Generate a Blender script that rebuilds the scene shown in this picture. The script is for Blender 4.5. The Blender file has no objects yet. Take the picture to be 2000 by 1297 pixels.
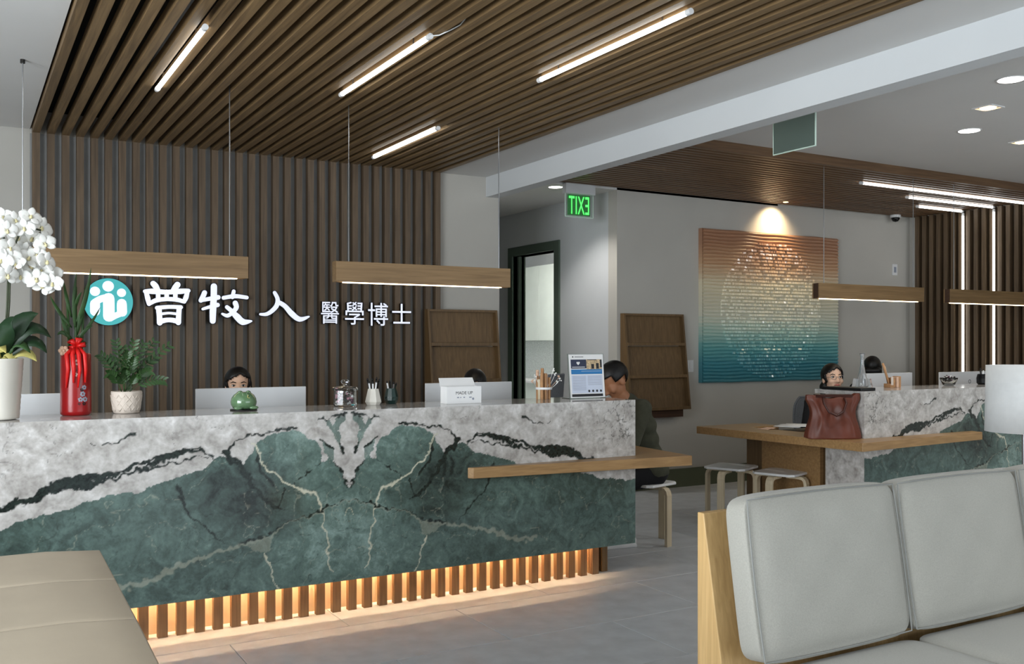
import bpy, bmesh, math, random
import numpy as np
from mathutils import Vector, Matrix, Euler
random.seed(7); np.random.seed(7)
SC = bpy.context.scene
COL = SC.collection
PI = math.pi

# ---------------------------------------------------------------- camera
F_PX, YAW, HZ, EYE = 1862.0, math.radians(30.065), 672.4, 1.43     # for a 2000 x 1297 frame
cd = bpy.data.cameras.new('camera'); cam = bpy.data.objects.new('camera', cd); COL.objects.link(cam)
cam.location = (0, 0, EYE); cam.rotation_euler = (PI/2, 0, -YAW)
cd.sensor_width = 36.0; cd.lens = 36.0*F_PX/2000.0
cd.shift_y = (HZ-648.5)/2000.0; cd.clip_start = 0.05; cd.clip_end = 200
SC.camera = cam
SY, CY_ = math.sin(YAW), math.cos(YAW)
def P(u, v, X=None, Y=None, H=None):
    """point on a known plane of the room seen at photo pixel (u, v)"""
    a = (u-1000)/F_PX; r = (SY+CY_*a, CY_-SY*a, (HZ-v)/F_PX)
    t = X/r[0] if X is not None else Y/r[1] if Y is not None else (H-EYE)/r[2]
    return Vector((r[0]*t, r[1]*t, EYE+r[2]*t))

# ---------------------------------------------------------------- world, daylight, exposure
SC.view_settings.view_transform = 'Standard'; SC.view_settings.look = 'None'
SC.view_settings.gamma = 1.0; SC.view_settings.use_curve_mapping = False
SC.view_settings.exposure = 0.2
w = bpy.data.worlds.new('daylight_sky'); SC.world = w; w.use_nodes = True
bg = w.node_tree.nodes['Background']; bg.inputs[0].default_value = (0.75, 0.87, 1.0, 1); bg.inputs[1].default_value = 0.6
def area(name, loc, rot, sx, sy, power, col):
    l = bpy.data.lights.new(name, 'AREA'); l.shape = 'RECTANGLE'; l.size = sx; l.size_y = sy
    l.energy = power; l.color = col
    o = bpy.data.objects.new(name, l); COL.objects.link(o); o.location = loc; o.rotation_euler = rot
    return o
# daylight in the shop-front windows behind the camera and in the side window on the left
area('daylight_front_window', (5.0, -3.35, 1.55), (PI/2, 0, 0), 7.0, 2.2, 120, (0.88, 0.95, 1.0))
area('daylight_side_window', (-2.85, 1.4, 1.6), (PI/2, 0, -PI/2), 4.2, 2.1, 300, (0.90, 0.96, 1.0))

# ---------------------------------------------------------------- materials
MATS = {}
def lin(c):
    return tuple(((x/255)/12.92 if x/255 <= .04045 else ((x/255+.055)/1.055)**2.4) for x in c)+(1,)
def newmat(name):
    m = bpy.data.materials.new(name); m.use_nodes = True; MATS[name] = m
    return m, m.node_tree, m.node_tree.nodes['Principled BSDF']
def plain(name, rgb, rough=.6, metal=0, spec=None, var=.08, scale=6, bump=0, bscale=200, coat=0, trans=0, ior=1.45, alpha=1, sheen=0):
    m, t, b = newmat(name)
    c = lin(rgb); b.inputs['Roughness'].default_value = rough; b.inputs['Metallic'].default_value = metal
    b.inputs['IOR'].default_value = ior; b.inputs['Transmission Weight'].default_value = trans
    b.inputs['Coat Weight'].default_value = coat; b.inputs['Sheen Weight'].default_value = sheen
    if spec is not None: b.inputs['Specular IOR Level'].default_value = spec
    if alpha < 1: b.inputs['Alpha'].default_value = alpha
    tc = t.nodes.new('ShaderNodeTexCoord'); n = t.nodes.new('ShaderNodeTexNoise')
    n.inputs['Scale'].default_value = scale; n.inputs['Detail'].default_value = 4
    t.links.new(tc.outputs['Object'], n.inputs['Vector'])
    r = t.nodes.new('ShaderNodeValToRGB')
    r.color_ramp.elements[0].position = .3; r.color_ramp.elements[1].position = .7
    r.color_ramp.elements[0].color = tuple(x*(1-var) for x in c[:3])+(1,)
    r.color_ramp.elements[1].color = tuple(min(1, x*(1+var)) for x in c[:3])+(1,)
    t.links.new(n.outputs['Fac'], r.inputs['Fac']); t.links.new(r.outputs['Color'], b.inputs['Base Color'])
    if bump:
        n2 = t.nodes.new('ShaderNodeTexNoise'); n2.inputs['Scale'].default_value = bscale; n2.inputs['Detail'].default_value = 3
        t.links.new(tc.outputs['Object'], n2.inputs['Vector'])
        bp = t.nodes.new('ShaderNodeBump'); bp.inputs['Strength'].default_value = bump; bp.inputs['Distance'].default_value = .002
        t.links.new(n2.outputs['Fac'], bp.inputs['Height']); t.links.new(bp.outputs['Normal'], b.inputs['Normal'])
    return m
def wood(name, c1, c2, axis='X', rough=.5, fine=60, along=2.5):
    m, t, b = newmat(name); b.inputs['Roughness'].default_value = rough
    tc = t.nodes.new('ShaderNodeTexCoord'); oi = t.nodes.new('ShaderNodeObjectInfo')
    mp = t.nodes.new('ShaderNodeMapping'); s = [fine]*3; s['XYZ'.index(axis)] = along
    mp.inputs['Scale'].default_value = s
    ad = t.nodes.new('ShaderNodeVectorMath'); ad.operation = 'SCALE'; ad.inputs[0].default_value = (37, 11, 53)
    t.links.new(oi.outputs['Random'], ad.inputs['Scale'])
    t.links.new(tc.outputs['Object'], mp.inputs['Vector']); t.links.new(ad.outputs[0], mp.inputs['Location'])
    n = t.nodes.new('ShaderNodeTexNoise'); n.inputs['Scale'].default_value = 1; n.inputs['Detail'].default_value = 6
    n.inputs['Distortion'].default_value = .6
    t.links.new(mp.outputs[0], n.inputs['Vector'])
    r = t.nodes.new('ShaderNodeValToRGB'); r.color_ramp.elements[0].position = .33; r.color_ramp.elements[1].position = .68
    r.color_ramp.elements[0].color = lin(c1); r.color_ramp.elements[1].color = lin(c2)
    t.links.new(n.outputs['Fac'], r.inputs['Fac'])
    hs = t.nodes.new('ShaderNodeHueSaturation'); mr = t.nodes.new('ShaderNodeMapRange')
    mr.inputs['To Min'].default_value = .88; mr.inputs['To Max'].default_value = 1.1
    t.links.new(oi.outputs['Random'], mr.inputs['Value']); t.links.new(mr.outputs[0], hs.inputs['Value'])
    t.links.new(r.outputs['Color'], hs.inputs['Color']); t.links.new(hs.outputs['Color'], b.inputs['Base Color'])
    bp = t.nodes.new('ShaderNodeBump'); bp.inputs['Strength'].default_value = .15; bp.inputs['Distance'].default_value = .001
    t.links.new(n.outputs['Fac'], bp.inputs['Height']); t.links.new(bp.outputs['Normal'], b.inputs['Normal'])
    return m
def emit(name, rgb, strength):
    m, t, b = newmat(name); c = lin(rgb)
    b.inputs['Base Color'].default_value = c; b.inputs['Emission Color'].default_value = c
    b.inputs['Emission Strength'].default_value = strength; b.inputs['Roughness'].default_value = .4
    return m
wood('slat_wood', (84, 68, 51), (112, 92, 70), 'Z', .5)
wood('slat_wood_ceiling', (106, 84, 56), (138, 112, 77), 'Y', .5)
wood('slat_wood_canopy', (92, 68, 48), (120, 92, 66), 'X', .42)
wood('oak', (118, 92, 60), (142, 114, 78), 'X', .5)
wood('oak_upright', (96, 74, 46), (116, 90, 58), 'Z', .5)
wood('oak_pale', (180, 146, 96), (202, 168, 116), 'Z', .5)
wood('oak_table', (140, 108, 70), (164, 130, 88), 'X', .35)
wood('walnut_kick', (122, 92, 63), (146, 113, 79), 'Z', .6)
wood('birch', (206, 190, 160), (224, 210, 182), 'Z', .45)
wood('rack_dark', (58, 38, 26), (74, 50, 34), 'X', .5)
plain('wall_paint', (190, 187, 180), .85, var=.03, scale=2, bump=.05, bscale=120)
plain('wall_paint_cool', (206, 209, 212), .85, var=.03, scale=2, bump=.05, bscale=120)
plain('ceiling_paint', (220, 219, 217), .9, var=.02, scale=1.5)
plain('beam_paint', (208, 211, 213), .8, var=.02, scale=1.5)
plain('slat_backing', (150, 151, 150), .7, var=.08, scale=8)
plain('void_black', (14, 13, 12), .9, var=.1)
plain('kick_paint', (226, 206, 174), .7, var=.03)
plain('green_trim', (86, 100, 88), .55, var=.05)
plain('green_base', (88, 94, 74), .6, var=.06)
plain('floor_tile', (176, 180, 184), .40, var=.10, scale=9, bump=.06, bscale=300)
plain('floor_grout', (136, 138, 140), .8)
plain('black', (14, 14, 15), .45)
plain('black_gloss', (10, 10, 12), .2)
plain('dark_metal', (60, 58, 56), .4, metal=.8)
plain('steel', (170, 172, 175), .3, metal=1)
plain('white_plastic', (226, 227, 228), .35, var=.02)
plain('aluminium', (212, 214, 216), .38, metal=.05, var=.03)
plain('paper', (236, 236, 236), .7, var=.03)
plain('linen', (165, 163, 155), .95, var=.07, scale=220, bump=.35, bscale=900, sheen=.2)
plain('piping', (140, 141, 138), .95)
plain('beige_leather', (164, 152, 134), .6, var=.05, scale=5, bump=.12, bscale=500)
plain('skin', (228, 188, 162), .5, var=.05, scale=20)
plain('skin_tan', (168, 116, 84), .5, var=.05, scale=20)
plain('hair', (12, 10, 10), .45, bump=.4, bscale=160)
plain('lips', (176, 92, 86), .4)
plain('eye_white', (225, 222, 218), .25)
plain('iris', (24, 16, 12), .2)
plain('shirt_black', (22, 22, 25), .9, var=.15)
plain('shirt_olive', (66, 67, 54), .95, var=.12, scale=30, bump=.2)
plain('trousers', (16, 16, 20), .9)
plain('mesh_grey', (112, 116, 122), .8, var=.1, scale=80, bump=.4, bscale=700)
plain('brown_leather', (98, 46, 29), .45, var=.18, scale=7, bump=.15, bscale=160)
plain('brown_leather_dark', (62, 28, 20), .4, var=.15, scale=9)
plain('red_glaze', (150, 14, 18), .3, var=.08, coat=.2)
plain('red_ribbon', (214, 28, 26), .4, var=.12, scale=60)
plain('white_ceramic', (222, 218, 208), .3, var=.03, coat=.3)
plain('cream_ceramic', (206, 194, 182), .55, var=.05)
plain('green_glaze', (96, 128, 92), .12, var=.18, scale=14, coat=.8)
plain('dark_green_glaze', (12, 44, 40), .12, var=.1, coat=.8)
plain('leaf', (46, 76, 36), .45, var=.3, scale=18)
plain('leaf_dark', (28, 52, 30), .4, var=.3, scale=14)
plain('leaf_pale', (196, 186, 110), .45, var=.3, scale=14)
plain('stem', (52, 60, 38), .6, var=.2)
plain('soil', (44, 34, 28), .95, var=.3, scale=60)
plain('orchid_petal', (240, 240, 236), .6, var=.03, scale=30)
plain('orchid_lip', (228, 218, 170), .6, var=.1, scale=60)
plain('print_blue', (42, 120, 180), .5)
plain('print_navy', (46, 54, 78), .5)
plain('print_grey', (150, 156, 170), .6)
plain('print_skin', (200, 176, 140), .6, var=.5, scale=160)
plain('print_ink', (40, 40, 44), .6)
plain('candy_purple', (82, 36, 62), .3, var=.3, scale=50)
plain('candy_pink', (214, 160, 176), .3, var=.2, scale=50)
plain('candy_dark', (44, 26, 28), .3, var=.3, scale=50)
plain('tan_wood', (176, 132, 92), .6, var=.15, scale=40)
plain('pink_wood', (214, 178, 152), .6, var=.12, scale=40)
plain('lampshade', (220, 222, 222), .8, var=.03, scale=30, bump=.15, bscale=300)
plain('mirror_glass', (176, 196, 186), .06, metal=.9, var=.02)
plain('acrylic_edge', (214, 236, 222), .3)
plain('acrylic', (235, 245, 240), .03, trans=.96, ior=1.3, var=.0)
plain('glass', (250, 252, 252), .02, trans=1.0, ior=1.45, var=.0)
plain('bright_glass', (248, 250, 252), .03, trans=.9, ior=1.4, var=.0)
plain('cabinet_white', (220, 228, 222), .5, var=.02)
plain('speckle', (226, 232, 230), .4, var=.18, scale=60)
plain('teal_enamel', (70, 180, 180), .4, var=.03)
emit('tube_light', (252, 253, 250), 10.0)
emit('tube_light_canopy', (252, 253, 250), 4.5)
emit('pendant_led', (255, 232, 190), 7.0)
emit('toe_led', (255, 222, 178), 420.0)
emit('toe_led_front', (255, 222, 178), 170.0)
emit('downlight', (255, 250, 240), 8.0)
emit('spot_lamp', (255, 214, 150), 8.0)
emit('sign_white', (232, 236, 252), .55)
emit('sign_teal', (70, 180, 182), .35)
emit('exit_green', (90, 255, 110), 1.0)
emit('exit_glow', (30, 120, 50), .25)

# ---------------------------------------------------------------- mesh helpers (all in world coordinates)
def BM(): return bmesh.new()
def box(bm, x0, x1, y0, y1, z0, z1):
    vs = [bm.verts.new((x, y, z)) for x in (x0, x1) for y in (y0, y1) for z in (z0, z1)]
    for f in ((0,1,3,2),(4,6,7,5),(0,4,5,1),(2,3,7,6),(0,2,6,4),(1,5,7,3)): bm.faces.new([vs[i] for i in f])
    return vs
def prism(bm, poly, z0, z1):
    a = [bm.verts.new((x, y, z0)) for x, y in poly]; b = [bm.verts.new((x, y, z1)) for x, y in poly]; n = len(poly)
    bm.faces.new(a[::-1]); bm.faces.new(b)
    for i in range(n): bm.faces.new((a[i], a[(i+1)%n], b[(i+1)%n], b[i]))
def hull(bm, front, back):
    """two matching 3-D outlines joined into a solid"""
    a = [bm.verts.new(p) for p in front]; b = [bm.verts.new(p) for p in back]; n = len(a)
    bm.faces.new(a); bm.faces.new(b[::-1])
    for i in range(n): bm.faces.new((a[(i+1)%n], a[i], b[i], b[(i+1)%n]))
def lathe(bm, prof, c=(0,0,0), n=32, cap=True, wob=None):
    rings = []
    for k, (r, z) in enumerate(prof):
        rings.append([bm.verts.new((c[0]+(r+(wob(i, k) if wob else 0))*math.cos(2*PI*i/n), c[1]+(r+(wob(i, k) if wob else 0))*math.sin(2*PI*i/n), c[2]+z)) for i in range(n)])
    for a, b in zip(rings, rings[1:]):
        for i in range(n): bm.faces.new((a[i], a[(i+1)%n], b[(i+1)%n], b[i]))
    if cap: bm.faces.new(rings[0][::-1]); bm.faces.new(rings[-1])
def tube(bm, pts, r, n=8, cap=True):
    pts = [Vector(p) for p in pts]; rr = r if isinstance(r, (list, tuple)) else [r]*len(pts)
    rings = []; prev = None
    for i, p in enumerate(pts):
        d = (pts[min(i+1, len(pts)-1)]-pts[max(i-1, 0)]).normalized()
        if prev is None: prev = d.orthogonal().normalized()
        prev = (prev-d*prev.dot(d)).normalized(); q = d.cross(prev)
        rings.append([bm.verts.new(p+(prev*math.cos(2*PI*k/n)+q*math.sin(2*PI*k/n))*rr[i]) for k in range(n)])
    for a, b in zip(rings, rings[1:]):
        for i in range(n): bm.faces.new((a[i], a[(i+1)%n], b[(i+1)%n], b[i]))
    if cap: bm.faces.new(rings[0][::-1]); bm.faces.new(rings[-1])
_US = {}
def ball(bm, c, r, rot=None, seg=16, rings=10):
    r = r if isinstance(r, (list, tuple)) else (r, r, r)
    if (seg, rings) not in _US:
        co = [(0, 0, -1)]+[(math.sin(PI*j/rings)*math.cos(2*PI*i/seg), math.sin(PI*j/rings)*math.sin(2*PI*i/seg), -math.cos(PI*j/rings)) for j in range(1, rings) for i in range(seg)]+[(0, 0, 1)]
        fc = [(0, 1+(i+1)%seg, 1+i) for i in range(seg)]; n = len(co)-1
        for j in range(rings-2):
            for i in range(seg): a, b = 1+j*seg+i, 1+j*seg+(i+1)%seg; fc.append((a, b, b+seg, a+seg))
        fc += [(n, n-seg+i, n-seg+(i+1)%seg) for i in range(seg)]
        _US[(seg, rings)] = (np.array(co), fc)
    co, fc = _US[(seg, rings)]
    M = rot.to_matrix() if isinstance(rot, Euler) else (rot.to_3x3() if rot is not None else Matrix.Identity(3))
    pts = (co*np.array(r)) @ np.array(M).T+np.array(c)
    vs = [bm.verts.new(p) for p in pts.tolist()]
    for f in fc: bm.faces.new([vs[k] for k in f])
def leafstrip(bm, pts, wid, up=(0,0,1), fold=.25, n=9):
    """a folded leaf along a quadratic curve through three points"""
    a, b, c = [Vector(p) for p in pts]; up = Vector(up); rows = []
    for i in range(n):
        t = i/(n-1); p = a*(1-t)**2+b*2*t*(1-t)+c*t*t; d = ((b-a)*(1-t)+(c-b)*t).normalized()
        s = d.cross(up); s = s.normalized() if s.length > 1e-4 else Vector((1,0,0)); nrm = s.cross(d)
        wv = wid*(math.sin(PI*min(1, .06+t*.94))**.7)*(1-.25*t)
        rows.append([bm.verts.new(p-s*wv+nrm*wv*fold), bm.verts.new(p), bm.verts.new(p+s*wv+nrm*wv*fold)])
    for x, y in zip(rows, rows[1:]):
        for k in (0, 1): bm.faces.new((x[k], x[k+1], y[k+1], y[k]))
def mesh_of(bm, name, off=(0,0,0)):
    bmesh.ops.recalc_face_normals(bm, faces=bm.faces[:])
    me = bpy.data.meshes.new(name); bm.to_mesh(me); bm.free()
    if any(off): me.transform(Matrix.Translation(-Vector(off)))
    return me
def wloc(o):
    v = Vector(o.location)
    while o.parent: o = o.parent; v += Vector(o.location)
    return v
def obj(name, bm, mat, parent=None, base=None, smooth=False, bevel=0, seg=2, local=False, solid=0, sub=0):
    """link a world-coordinate bmesh (or mesh) as one object; its origin is the parent's, or base"""
    off = Vector((0,0,0)) if local else (wloc(parent) if parent else Vector(base or (0,0,0)))
    if isinstance(bm, bpy.types.Mesh): me = bm; (me.transform(Matrix.Translation(-off)) if off.length else None)
    else: me = mesh_of(bm, name, off)
    me.materials.append(MATS[mat] if isinstance(mat, str) else mat)
    if smooth:
        me.polygons.foreach_set('use_smooth', [True]*len(me.polygons))
    o = bpy.data.objects.new(name, me); COL.objects.link(o)
    if parent: o.parent = parent
    elif base: o.location = base
    if solid:
        md = o.modifiers.new('thickness', 'SOLIDIFY'); md.thickness = solid; md.offset = 0
    if bevel:
        md = o.modifiers.new('bevel', 'BEVEL'); md.width = bevel; md.segments = seg; md.limit_method = 'ANGLE'
    if sub:
        md = o.modifiers.new('sub', 'SUBSURF'); md.levels = sub; md.render_levels = sub
    return o
def tag(o, label, cat, group=None):
    o['label'] = label; o['category'] = cat
    if group: o['group'] = group
    return o
def thing(name, label, cat, base=(0,0,0), group=None, rotz=0):
    o = bpy.data.objects.new(name, None); COL.objects.link(o); o.location = base; o.rotation_euler = (0,0,rotz)
    o.empty_display_size = .1
    return tag(o, label, cat, group)
def struct(name, bm, mat, parent=None, **k):
    o = obj(name, bm, mat, parent, **k); o['kind'] = 'structure'
    return o
def inst(src, loc, parent=None, name=None):
    """copy that shares its mesh; loc is relative to the parent"""
    c = src.copy(); COL.objects.link(c); c.location = loc
    if parent is not None: c.parent = parent
    return c
TMP = bpy.data.scenes.new('scratch')              # evaluates modifiers and text apart from the full scene
def evaluated(o):
    TMP.collection.objects.link(o)
    with bpy.context.temp_override(scene=TMP, view_layer=TMP.view_layers[0]):
        dg = bpy.context.evaluated_depsgraph_get()
    dg.update()
    out = bpy.data.meshes.new_from_object(o.evaluated_get(dg)); bpy.data.objects.remove(o)
    return out
def remeshed(bm, voxel, smooth=2, name='body'):
    me = mesh_of(bm, 'tmp'); o = bpy.data.objects.new('tmp', me)
    md = o.modifiers.new('r', 'REMESH'); md.mode = 'VOXEL'; md.voxel_size = voxel; md.use_smooth_shade = True
    if smooth:
        ms = o.modifiers.new('s', 'SMOOTH'); ms.factor = .5; ms.iterations = smooth
    out = evaluated(o); out.name = name; bpy.data.meshes.remove(me)
    return out
def text_mesh(s, size, depth=0, mirror=False, space=1.0, bold=0):
    c = bpy.data.curves.new('t', 'FONT'); c.body = s; c.size = size; c.extrude = depth; c.align_x = 'CENTER'; c.align_y = 'CENTER'
    c.space_character = space; c.offset = bold; c.resolution_u = 3
    me = evaluated(bpy.data.objects.new('t', c))
    xs = [v.co.x for v in me.vertices]; ys = [v.co.y for v in me.vertices]
    me.transform(Matrix.Translation((-(min(xs)+max(xs))/2, -(min(ys)+max(ys))/2, 0)))
    if mirror: me.transform(Matrix.Diagonal((-1,1,1,1))); me.flip_normals()
    return me
STAND = Matrix.Rotation(PI/2, 4, 'X')          # flat xy artwork -> upright, facing -Y

# ================================================================ the room
YW = 7.43          # back wall face
ZC = 2.93          # plain ceiling
XL, XR, YB = -3.0, 12.6, -3.5
bm = BM(); box(bm, XL, XR, YB, 13.2, -.12, -.004); floor = struct('floor', bm, 'floor_grout')
# large format tiles, one object each, sharing one mesh
TX, TY = 1.2, .6
bm = BM(); box(bm, .002, TX-.002, .002, TY-.002, -.006, 0)
tile0 = None
x_first = P(668, 1212, H=0).x-3*TX
for i in range(-1, 10):
    for j in range(-8, 12):
        x, y = x_first+i*TX+(TX/2 if j % 2 else 0), 1.0+j*TY
        if x > 10.5 or y > 12: continue
        if tile0 is None:
            tile0 = obj('floor_tile', bm, 'floor_tile', floor, local=True, bevel=.0012, seg=1); tile0.location = (x, y, 0)
        else: inst(tile0, (x, y, 0), floor)

# back wall, corridor, door wall, art wall
bm = BM(); box(bm, XL, 4.17, YW, YW+.14, 0, 3.2)
wall_back = struct('wall_back', bm, 'wall_paint')
bm = BM(); box(bm, .42, 3.58, YW-.006, YW+.001, 0, 2.9); backing = obj('backing_panel', bm, 'slat_backing', wall_back)
NS, PER, SW, X0 = 34, .0933, .047, .432
bm = BM(); box(bm, 0, SW, -.058, 0, 0, 2.9); s0 = None
for i in range(NS):
    loc = (X0+i*PER, YW-.006, 0)
    if s0 is None:
        s0 = obj('slat', bm, 'slat_wood', wall_back, local=True); s0.location = loc
    else: inst(s0, loc, wall_back)
XD = 5.467
bm = BM()
box(bm, 4.03, 4.17, YW+.14, 12.9, 0, 3.2)
struct('wall_corridor', bm, 'wall_paint')
# door wall with an opening
DY0, DY1, DH = 8.53, 9.41, 2.43
bm = BM()
box(bm, XD, XD+.14, YW+.14, DY0, 0, 3.2); box(bm, XD, XD+.14, DY1, 12.9, 0, 3.2); box(bm, XD, XD+.14, DY0, DY1, DH, 3.2)
struct('wall_door', bm, 'wall_paint_cool')
bm = BM(); box(bm, 4.03, 7.5, 12.9, 13.05, 0, 3.2); struct('wall_corridor_end', bm, 'wall_paint_cool')
door = thing('door_1', '', ''); del door['label'], door['category']; door['kind'] = 'structure'; door.location = (XD, 8.97, 0)
fw = .10
bm = BM(); box(bm, XD-.02, XD+.16, DY0-fw, DY0, 0, DH+fw); obj('door_jamb', bm, 'green_trim', door, bevel=.003)
bm = BM(); box(bm, XD-.02, XD+.16, DY1, DY1+fw, 0, DH+fw); obj('door_jamb', bm, 'green_trim', door, bevel=.003)
bm = BM(); box(bm, XD-.02, XD+.16, DY0, DY1, DH, DH+fw); obj('door_head', bm, 'green_trim', door, bevel=.003)
bm = BM(); box(bm, XD+.05, XD+.09, DY1-.03, DY1, 0, DH); box(bm, XD+.05, XD+.09, DY0, DY0+.02, 0, DH); obj('door_stop', bm, 'green_trim', door)
bm = BM(); box(bm, XD+.17, XD+1.0, DY0-.045, DY0-.002, .01, DH-.01); obj('door_leaf', bm, 'green_trim', door)
# art wall
bm = BM(); box(bm, XD, 9.9, YW, YW+.14, 0, 3.2); wall_art = struct('wall_art', bm, 'wall_paint')
bm = BM(); box(bm, XD-.012, 9.6, YW-.014, YW, 0, .185); struct('baseboard_art', bm, 'green_base', bevel=.003)
bm = BM(); box(bm, XD-.014, XD, YW, DY0-fw, 0, .185); struct('baseboard_door_wall', bm, 'green_base', bevel=.003)
# right wall with slats, running towards the camera
XS = 9.68
bm = BM(); box(bm, XS+.074, XS+.2, YB, YW, 0, 3.2); wall_right = struct('wall_right', bm, 'wall_paint')
bm = BM(); box(bm, XS+.068, XS+.075, 3.4, 7.31, 0, 2.92); obj('backing_panel', bm, 'void_black', wall_right)
bm = BM(); box(bm, 0, .068, -SW, 0, 0, 2.92); s1 = None
for i in range(40):
    loc = (XS, 7.30-i*PER, 0)
    if s1 is None:
        s1 = obj('slat', bm, 'slat_wood', wall_right, local=True); s1.location = loc
    else: inst(s1, loc, wall_right)
# outer walls behind the camera, with the shop-front and side windows
bm = BM()
box(bm, XL, 1.0, YB-.15, YB, 0, 3.2); box(bm, 8.2, XR, YB-.15, YB, 0, 3.2); box(bm, 1.0, 8.2, YB-.15, YB, 0, .4); box(bm, 1.0, 8.2, YB-.15, YB, 2.7, 3.2)
struct('wall_front', bm, 'wall_paint')
bm = BM()
for x in (1.0, 2.8, 4.6, 6.4, 8.16): box(bm, x, x+.05, YB-.1, YB-.04, .4, 2.7)
box(bm, 1.0, 8.2, YB-.1, YB-.04, .4, .46); box(bm, 1.0, 8.2, YB-.1, YB-.04, 2.64, 2.7)
struct('window_1', bm, 'dark_metal')
bm = BM()
box(bm, XL-.15, XL, YB, -.8, 0, 3.2); box(bm, XL-.15, XL, 3.6, YW, 0, 3.2); box(bm, XL-.15, XL, -.8, 3.6, 0, .45); box(bm, XL-.15, XL, -.8, 3.6, 2.72, 3.2)
struct('wall_left', bm, 'wall_paint')
bm = BM()
for y in (-.8, .65, 2.1, 3.55): box(bm, XL-.1, XL-.04, y, y+.05, .45, 2.72)
box(bm, XL-.1, XL-.04, -.8, 3.6, .45, .5); box(bm, XL-.1, XL-.04, -.8, 3.6, 2.67, 2.72)
struct('window_2', bm, 'dark_metal')

# ceilings
XE = X0+(NS-1)*PER+SW+.012                       # right edge of the slatted field
bm = BM(); box(bm, XL, X0-.012, YB, YW, ZC, 3.2); struct('ceiling_left', bm, 'ceiling_paint')
bm = BM(); box(bm, XE, 4.034, YB, YW, ZC-.02, 3.2); box(bm, X0-.012, XE, YB, .5, ZC, 3.2); struct('ceiling_middle', bm, 'ceiling_paint')
bm = BM(); box(bm, X0-.012, XE, .5, YW, 3.06, 3.2); ceiling = struct('ceiling', bm, 'void_black')
bm = BM(); box(bm, 0, SW, .5, YW-.006, 2.897, 2.955); s2 = None
for i in range(NS):
    loc = (X0+i*PER, 0, 0)
    if s2 is None:
        s2 = obj('slat', bm, 'slat_wood_ceiling', ceiling, local=True); s2.location = loc
    else: inst(s2, loc, ceiling)
bm = BM(); box(bm, 4.034, 4.165, YB, YW, 2.735, 3.2); struct('trim_1', bm, 'beam_paint')
bm = BM(); box(bm, 4.165, XR, YB, 5.58, 3.0, 3.2); struct('ceiling_right', bm, 'ceiling_paint')
bm = BM(); box(bm, 4.17, 7.6, YW, 13.0, 2.915, 3.2); struct('ceiling_corridor', bm, 'ceiling_paint')
# slatted canopy over the right desk
bm = BM(); box(bm, 4.165, XS+.07, 5.58, YW, 3.02, 3.2); canopy = struct('ceiling_canopy', bm, 'void_black')
bm = BM(); box(bm, 4.165, XS+.07, 5.56, 5.60, 2.925, 3.02); obj('fascia_board', bm, 'slat_wood_canopy', canopy)
bm = BM(); box(bm, 4.165, XS+.07, 0, .037, 2.925, 2.985); s3 = None
NC = 23; PC = (YW-.02-5.63)/NC
for i in range(NC):
    loc = (0, 5.635+i*PC, 0)
    if s3 is None:
        s3 = obj('slat', bm, 'slat_wood_canopy', canopy, local=True); s3.location = loc
    else: inst(s3, loc, canopy)
bm = BM(); box(bm, XR, XR+.15, YB, YW, 0, 3.2); struct('wall_far_right', bm, 'wall_paint')

# room behind the door: cabinets, speckled splashback, worktop, a ceiling lamp
bm = BM(); box(bm, 7.6, 7.75, YW+.14, 13.05, 0, 3.2); struct('wall_pantry', bm, 'wall_paint_cool')
pantry = thing('wall_cabinet', 'pale green white wall cabinets with flat doors seen through the open doorway', 'cabinet', (7.4, 10.6, 1.48))
bm = BM(); box(bm, 7.27, 7.6, 9.0, 12.85, 1.48, 2.57); obj('cabinet_body', bm, 'cabinet_white', pantry)
for k in range(7):
    bm = BM(); box(bm, 7.25, 7.268, 9.0+k*.55+.003, 9.0+(k+1)*.55-.003, 1.485, 2.565); obj('cabinet_door', bm, 'cabinet_white', pantry, bevel=.002)
bm = BM(); box(bm, 7.57, 7.6, 9.0, 12.85, .92, 1.478); struct('trim_2', bm, 'speckle')
base_cab = thing('base_cabinet', 'pale worktop cabinet under the speckled splashback behind the doorway', 'cabinet', (7.3, 10.9, 0))
bm = BM(); box(bm, 7.0, 7.569, 9.0, 12.85, .88, .918); obj('worktop', bm, 'white_plastic', base_cab)
bm = BM(); box(bm, 7.03, 7.569, 9.02, 12.83, 0, .879); obj('cabinet_body', bm, 'cabinet_white', base_cab)
bm = BM(); box(bm, 6.2, 6.8, 9.6, 10.8, 2.885, 2.914); tag(obj('ceiling_panel_light', bm, emit('pantry_panel', (255, 252, 244), 22.0), base=(6.5, 10.2, 2.885)), 'flat white ceiling light in the room beyond the doorway', 'light')

# ================================================================ marble reception desks
YC, HC, HB = 4.535, 1.10, .25
XC1 = P(682, 805, Y=YC).x; HALF = 3.472-XC1; XC2 = P(1688, 766, Y=YC).x+HALF
def vnoise(x, y, seed=0):
    xi, yi = np.floor(x).astype(int), np.floor(y).astype(int); xf, yf = x-xi, y-yi
    def h(a, b):
        n = (a*374761393+b*668265263+seed*974711) & 0x7fffffff
        n = ((n ^ (n >> 13))*1274126177) & 0x7fffffff
        return ((n ^ (n >> 16)) & 0xffff)/65535.0
    sx, sy = xf*xf*(3-2*xf), yf*yf*(3-2*yf)
    return (h(xi, yi)*(1-sx)+h(xi+1, yi)*sx)*(1-sy)+(h(xi, yi+1)*(1-sx)+h(xi+1, yi+1)*sx)*sy
def fbm(x, y, o=4, seed=0):
    a, s, t = .5, 0, 0
    for k in range(o): s = s+a*vnoise(x*2**k, y*2**k, seed+k); t += a; a *= .5
    return s/t
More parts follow.
